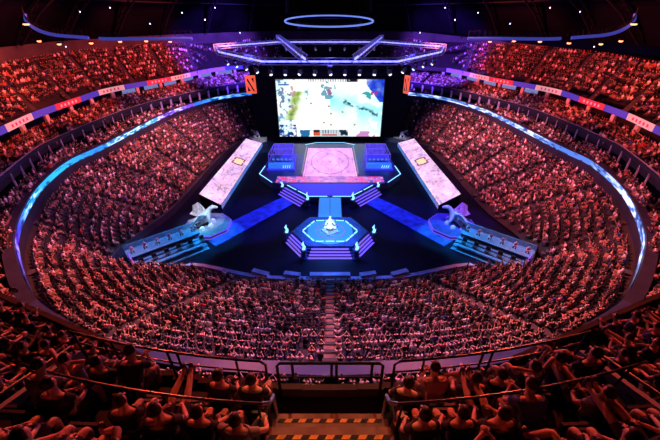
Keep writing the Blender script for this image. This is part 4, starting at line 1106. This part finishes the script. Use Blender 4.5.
# halo ring with drum
hl = empty('halo_ring', (0, 50, 0)); 
hc = at_y(329, 20.5, 50); hl.location = hc; tag(hl, 'large hanging ring with thin blue-white rim light under dark drum', 'ring light')
b = MB(); n = 64; Rr = 44*(ray(329, 20.5).y and 50/ray(329, 20.5).y)
pts = [(Rr*math.cos(2*PI*i/n), Rr*math.sin(2*PI*i/n), -math.sin(2*PI*i/n)*-.55) for i in range(n)]
b.tube(pts, .1, 6, closed=True).build('rim_light', mat('halo_light', (.3, .4, .9), .4, emit=(.16, .26, .85), es=1.0, noise=.2), hl)
MB().lathe([(Rr*.97, -.1), (Rr*.97, .0), (Rr*.93, 2.6), (Rr*.8, 3.4)], (0, 0, .9), 40).build('drum', M['black'], hl)
MB().lathe([(Rr*.72, -.7), (Rr*.76, .0), (Rr*.7, .4)], (0, 0, -.2), 32).build('inner_plate', M['steel'], hl)
for k in range(6):
    a = 2*PI*k/6; MB().bar((Rr*.8*math.cos(a), Rr*.8*math.sin(a), 3.5), (Rr*.8*math.cos(a), Rr*.8*math.sin(a), 14), .08).build('cable', M['rail'], hl)

# roof trusses, lamps, catwalk
k_ = 0
for d in (62, 74, 86, 98, 110, 122, 134, 146, 158, 172):
    for s, w_ in ((1, 'left'), (-1, 'right')):
        th = s*R(d); b = MB(); P = [roofpt(th, s_, -.9) for s_ in (.97, .86, .74, .6, .45, .3)]; Q = [roofpt(th, s_, -2.4) for s_ in (.97, .86, .74, .6, .45, .3)]
        for i in range(5):
            b.bar(P[i], P[i+1], .3); b.bar(Q[i], Q[i+1], .3)
            for j in range(3):
                b.bar(P[i].lerp(P[i+1], j/3), Q[i].lerp(Q[i+1], (j+1)/3), .16); b.bar(Q[i].lerp(Q[i+1], j/3), P[i].lerp(P[i+1], j/3), .14)
        o = b.build('roof_truss', M['steel']); tag(o, f'faint dark roof truss on the {w_}, {ordw(k_//2)} from the frame side', 'truss', 'roof trusses'); k_ += 1
for s_ in (.62, .82):
    b = MB(); P = [roofpt(-PI+2*PI*i/72, s_, -1.6) for i in range(72)]
    for i in range(72): b.bar(P[i], P[(i+1) % 72], .22)
    o = b.build('roof_purlin_ring', M['steel']); tag(o, f"dark {'outer' if s_ > .7 else 'inner'} purlin ring under the roof", 'beam')
for s, w_ in ((-1, 'left'), (1, 'right')):
    px = [(192, 38.5), (165, 38.5), (135, 38.8), (105, 38.8), (78, 37), (55, 35), (40, 31), (30, 25), (26, 20), (25, 14)]
    P = []
    for a, c in px:
        d = ray(330+(a-330)*(-s), c); P.append(V((0, 0, CZ))+d*.155)
    P2 = catmull(P, 5)
    for lo, hi, nm in ((0, 16, 'inner straight'), (18, len(P2)-1, 'outer curled')):
        b = MB().tube(P2[lo:hi+1], .25, 6); o = b.build('roof_catwalk', [M['catw']]); tag(o, f'{nm} stretch of blue lit catwalk under the roof at {w_}', 'catwalk')
    rl = MB()
    for i in range(0, len(P2)-1):
        rl.bar(P2[i]+V((0, 0, .3)), P2[i]+V((0, 0, 1.0)), .06); rl.bar(P2[i]+V((0, 0, 1.0)), P2[i+1]+V((0, 0, 1.0)), .06)
    rl.build('handrail', M['steel'], o)
    for i, (a, c, t) in enumerate(((26, 24, .153), (39, 41, .16), (59, 44, .16), (91, 43, .16), (120, 41.5, .17), (146, 41, .18), (170, 41.5, .18))):
        p = V((0, 0, CZ))+ray(330+(a-330)*(-s), c)*t
        e = empty('roof_floodlight', p); tag(e, f'small orange glowing floodlight at {w_} below the catwalk, {ordw(i)} from the frame side', 'lamp', 'roof floodlights')
        MB().box((0, 0, .16), (.55, .35, .2)).build('housing', M['steel'], e); r_ = .5 if i == 0 else .34
        MB().lathe([(r_*.5, -.18), (r_, -.08), (r_*.9, .05)], n=10, sy=.7).build('lamp_glass', M['warm'], e)
    for i, (a, c) in enumerate(((66, 47), (110, 8), (182, 13), (205, 20), (240, 33), (80, 12), (150, 24), (215, 8))):
        p = V((0, 0, CZ))+ray(330+(a-330)*(-s), c)*.15
        o = MB().lathe([(.03, -.07), (.075, -.03), (.075, .03), (.05, .12)], n=8).build('pin_spot', M['lens']); o.location = p
        tag(o, f'tiny white pin spot in the dark {w_} roof, {ordw(i)} of its scatter', 'lamp', 'pin spots in the roof')

# ------------------------------------------------------------------ light
def lamp(kind, loc, target, col, energy, size=1., angle=60, blend=.6):
    l = bpy.data.lights.new(kind.lower(), kind); l.color = col; l.energy = energy*LK
    if kind == 'SPOT': l.spot_size = R(angle); l.spot_blend = blend; l.shadow_soft_size = size
    if kind == 'AREA': l.shape = 'DISK'; l.size = size
    if kind == 'POINT': l.shadow_soft_size = size
    o = bpy.data.objects.new('stage_or_fill_lamp' , l); COL.objects.link(o); o.location = loc
    if target is not None: o.rotation_euler = (V(target)-V(loc)).to_track_quat('-Z', 'Y').to_euler()
    return o
K = 1000
LK = 1
for s in (-1, 1):
    # red wash on the upper tiers
    lamp('SPOT', (s*20, 44, 38), (s*58, 50, 22), (1, .09, .04), 105*K, 1, 46)
    lamp('SPOT', (s*20, 60, 38), (s*58, 70, 22), (1, .09, .04), 120*K, 1, 46)
    lamp('SPOT', (s*18, 76, 38), (s*52, 98, 22), (1, .08, .04), 115*K, 1, 46)
    lamp('SPOT', (s*8, 84, 36), (s*36, 118, 19), (.22, .06, 1), 330*K, 1, 44)
    # lower bowl wash: pinkish white and red
    for y, c, e_ in (((42, (.7, .17, .45), 40), (56, (1, .2, .27), 62), (70, (1, .22, .25), 122), (84, (.9, .2, .33), 85)) if s < 0 else ((42, (1, .15, .16), 84), (56, (.9, .16, .24), 72), (70, (1, .2, .25), 112), (84, (1, .22, .28), 95))):
        lamp('SPOT', (s*14, y, 38), (s*36, y+1, 5), c, 1.35*e_*K, 1, 47, .9)
    lamp('SPOT', (s*9, 45, 37), (s*9.5, 21, 7), (1, .23, .24), 150*K, 1, 42, .9)
    lamp('SPOT', (s*19, 46, 37), (s*27, 27, 6), (1, .17, .17), 118*K, 1, 50, .9)
    # near tier: low red light from the house rig
    lamp('SPOT', (s*14, 32, 34), (s*6, 3.5, 25), (1, .09, .04), 34*K, .3, 34)
    lamp('SPOT', (s*22, 40, 37), (s*30, 18, 13), (1, .12, .06), 26*K, .6, 50)
    # blue on the runways, desks and sculptures
    lamp('SPOT', (s*11, 56, 25), (s*13.5, 51.5, 0), (.02, .05, 1), 34*K, .4, 40)
    lamp('SPOT', (s*18, 44, 22), (s*18.5, 44.5, 0), (.03, .5, 1), 28*K, .4, 26)
    lamp('SPOT', (s*14, 48, 24), (s*24.5, 40, 1), (.06, .5, 1), 42*K, .5, 34)
lamp('SPOT', (-15, 40, 25), (-22, 48, 2), (.8, .85, 1), 32*K, .5, 20)
lamp('SPOT', (16, 46, 20), (22, 49, 2), (.2, .06, 1), 30*K, .5, 32)
for s in (-1, 1): lamp('SPOT', (s*10, 76, 20), (s*18, 87, 2), (.85, .85, 1), 40*K, .5, 24)
lamp('SPOT', (0, 47, 25), (0, 44, 1.5), (.05, .4, 1), 42*K, .5, 32)
lamp('SPOT', (0, 38, 24), (0, 43.8, 3), (.8, .9, 1), 6*K, .3, 12)
lamp('SPOT', (0, 62, 25), (0, 60, 1.5), (.05, .06, 1), 22*K, .6, 60)
for s in (-1, 1): lamp('SPOT', (s*9, 66, 22), (s*11, 73, 2), (.12, .12, 1), 16*K, .5, 36)
# light on the trusses and roof
for x in (-14, 0, 14): lamp('POINT', (x, 64, 28), None, (.1, .1, 1), 2.5*K, .8)  # unseen points added to tint the truss blue
# warm light on the bottom stair, counter and parapet
lamp('SPOT', (0, 22, 38), (0, 2.8, 25), (1, .36, .17), 12*K, .5, 9)
lamp('SPOT', (0, 34, 34), (0, 10.5, 13.5), (1, .36, .18), 55*K, .5, 14)
for s in (-1, 1): lamp('SPOT', (s*6, 34, 34), (s*7, 11.5, 13.5), (1, .15, .06), 46*K, .5, 18)
lamp('SPOT', (0, 38, 30), (0, 14.0, 11), (.1, .14, 1), 20*K, .5, 60)
lamp('SPOT', (0, 42, 9), (0, 33, 1), (.06, .2, 1), 5*K, .5, 130)  # low blue spot added to tint the barrier, no fixture there
lamp('POINT', (0, 84, 34), None, (.1, .05, 1), 6*K, 1)  # faint unseen point added for the blue glow under the roof
lamp('AREA', (0, 52, 38), (0, 52, 0), (.5, .15, .4), .5*K, 24)  # soft overhead fill, added without a fixture
w = bpy.data.worlds.new('world'); scene.world = w; w.use_nodes = True
w.node_tree.nodes['Background'].inputs[0].default_value = (.1, .06, .2, 1); w.node_tree.nodes['Background'].inputs[1].default_value = .01
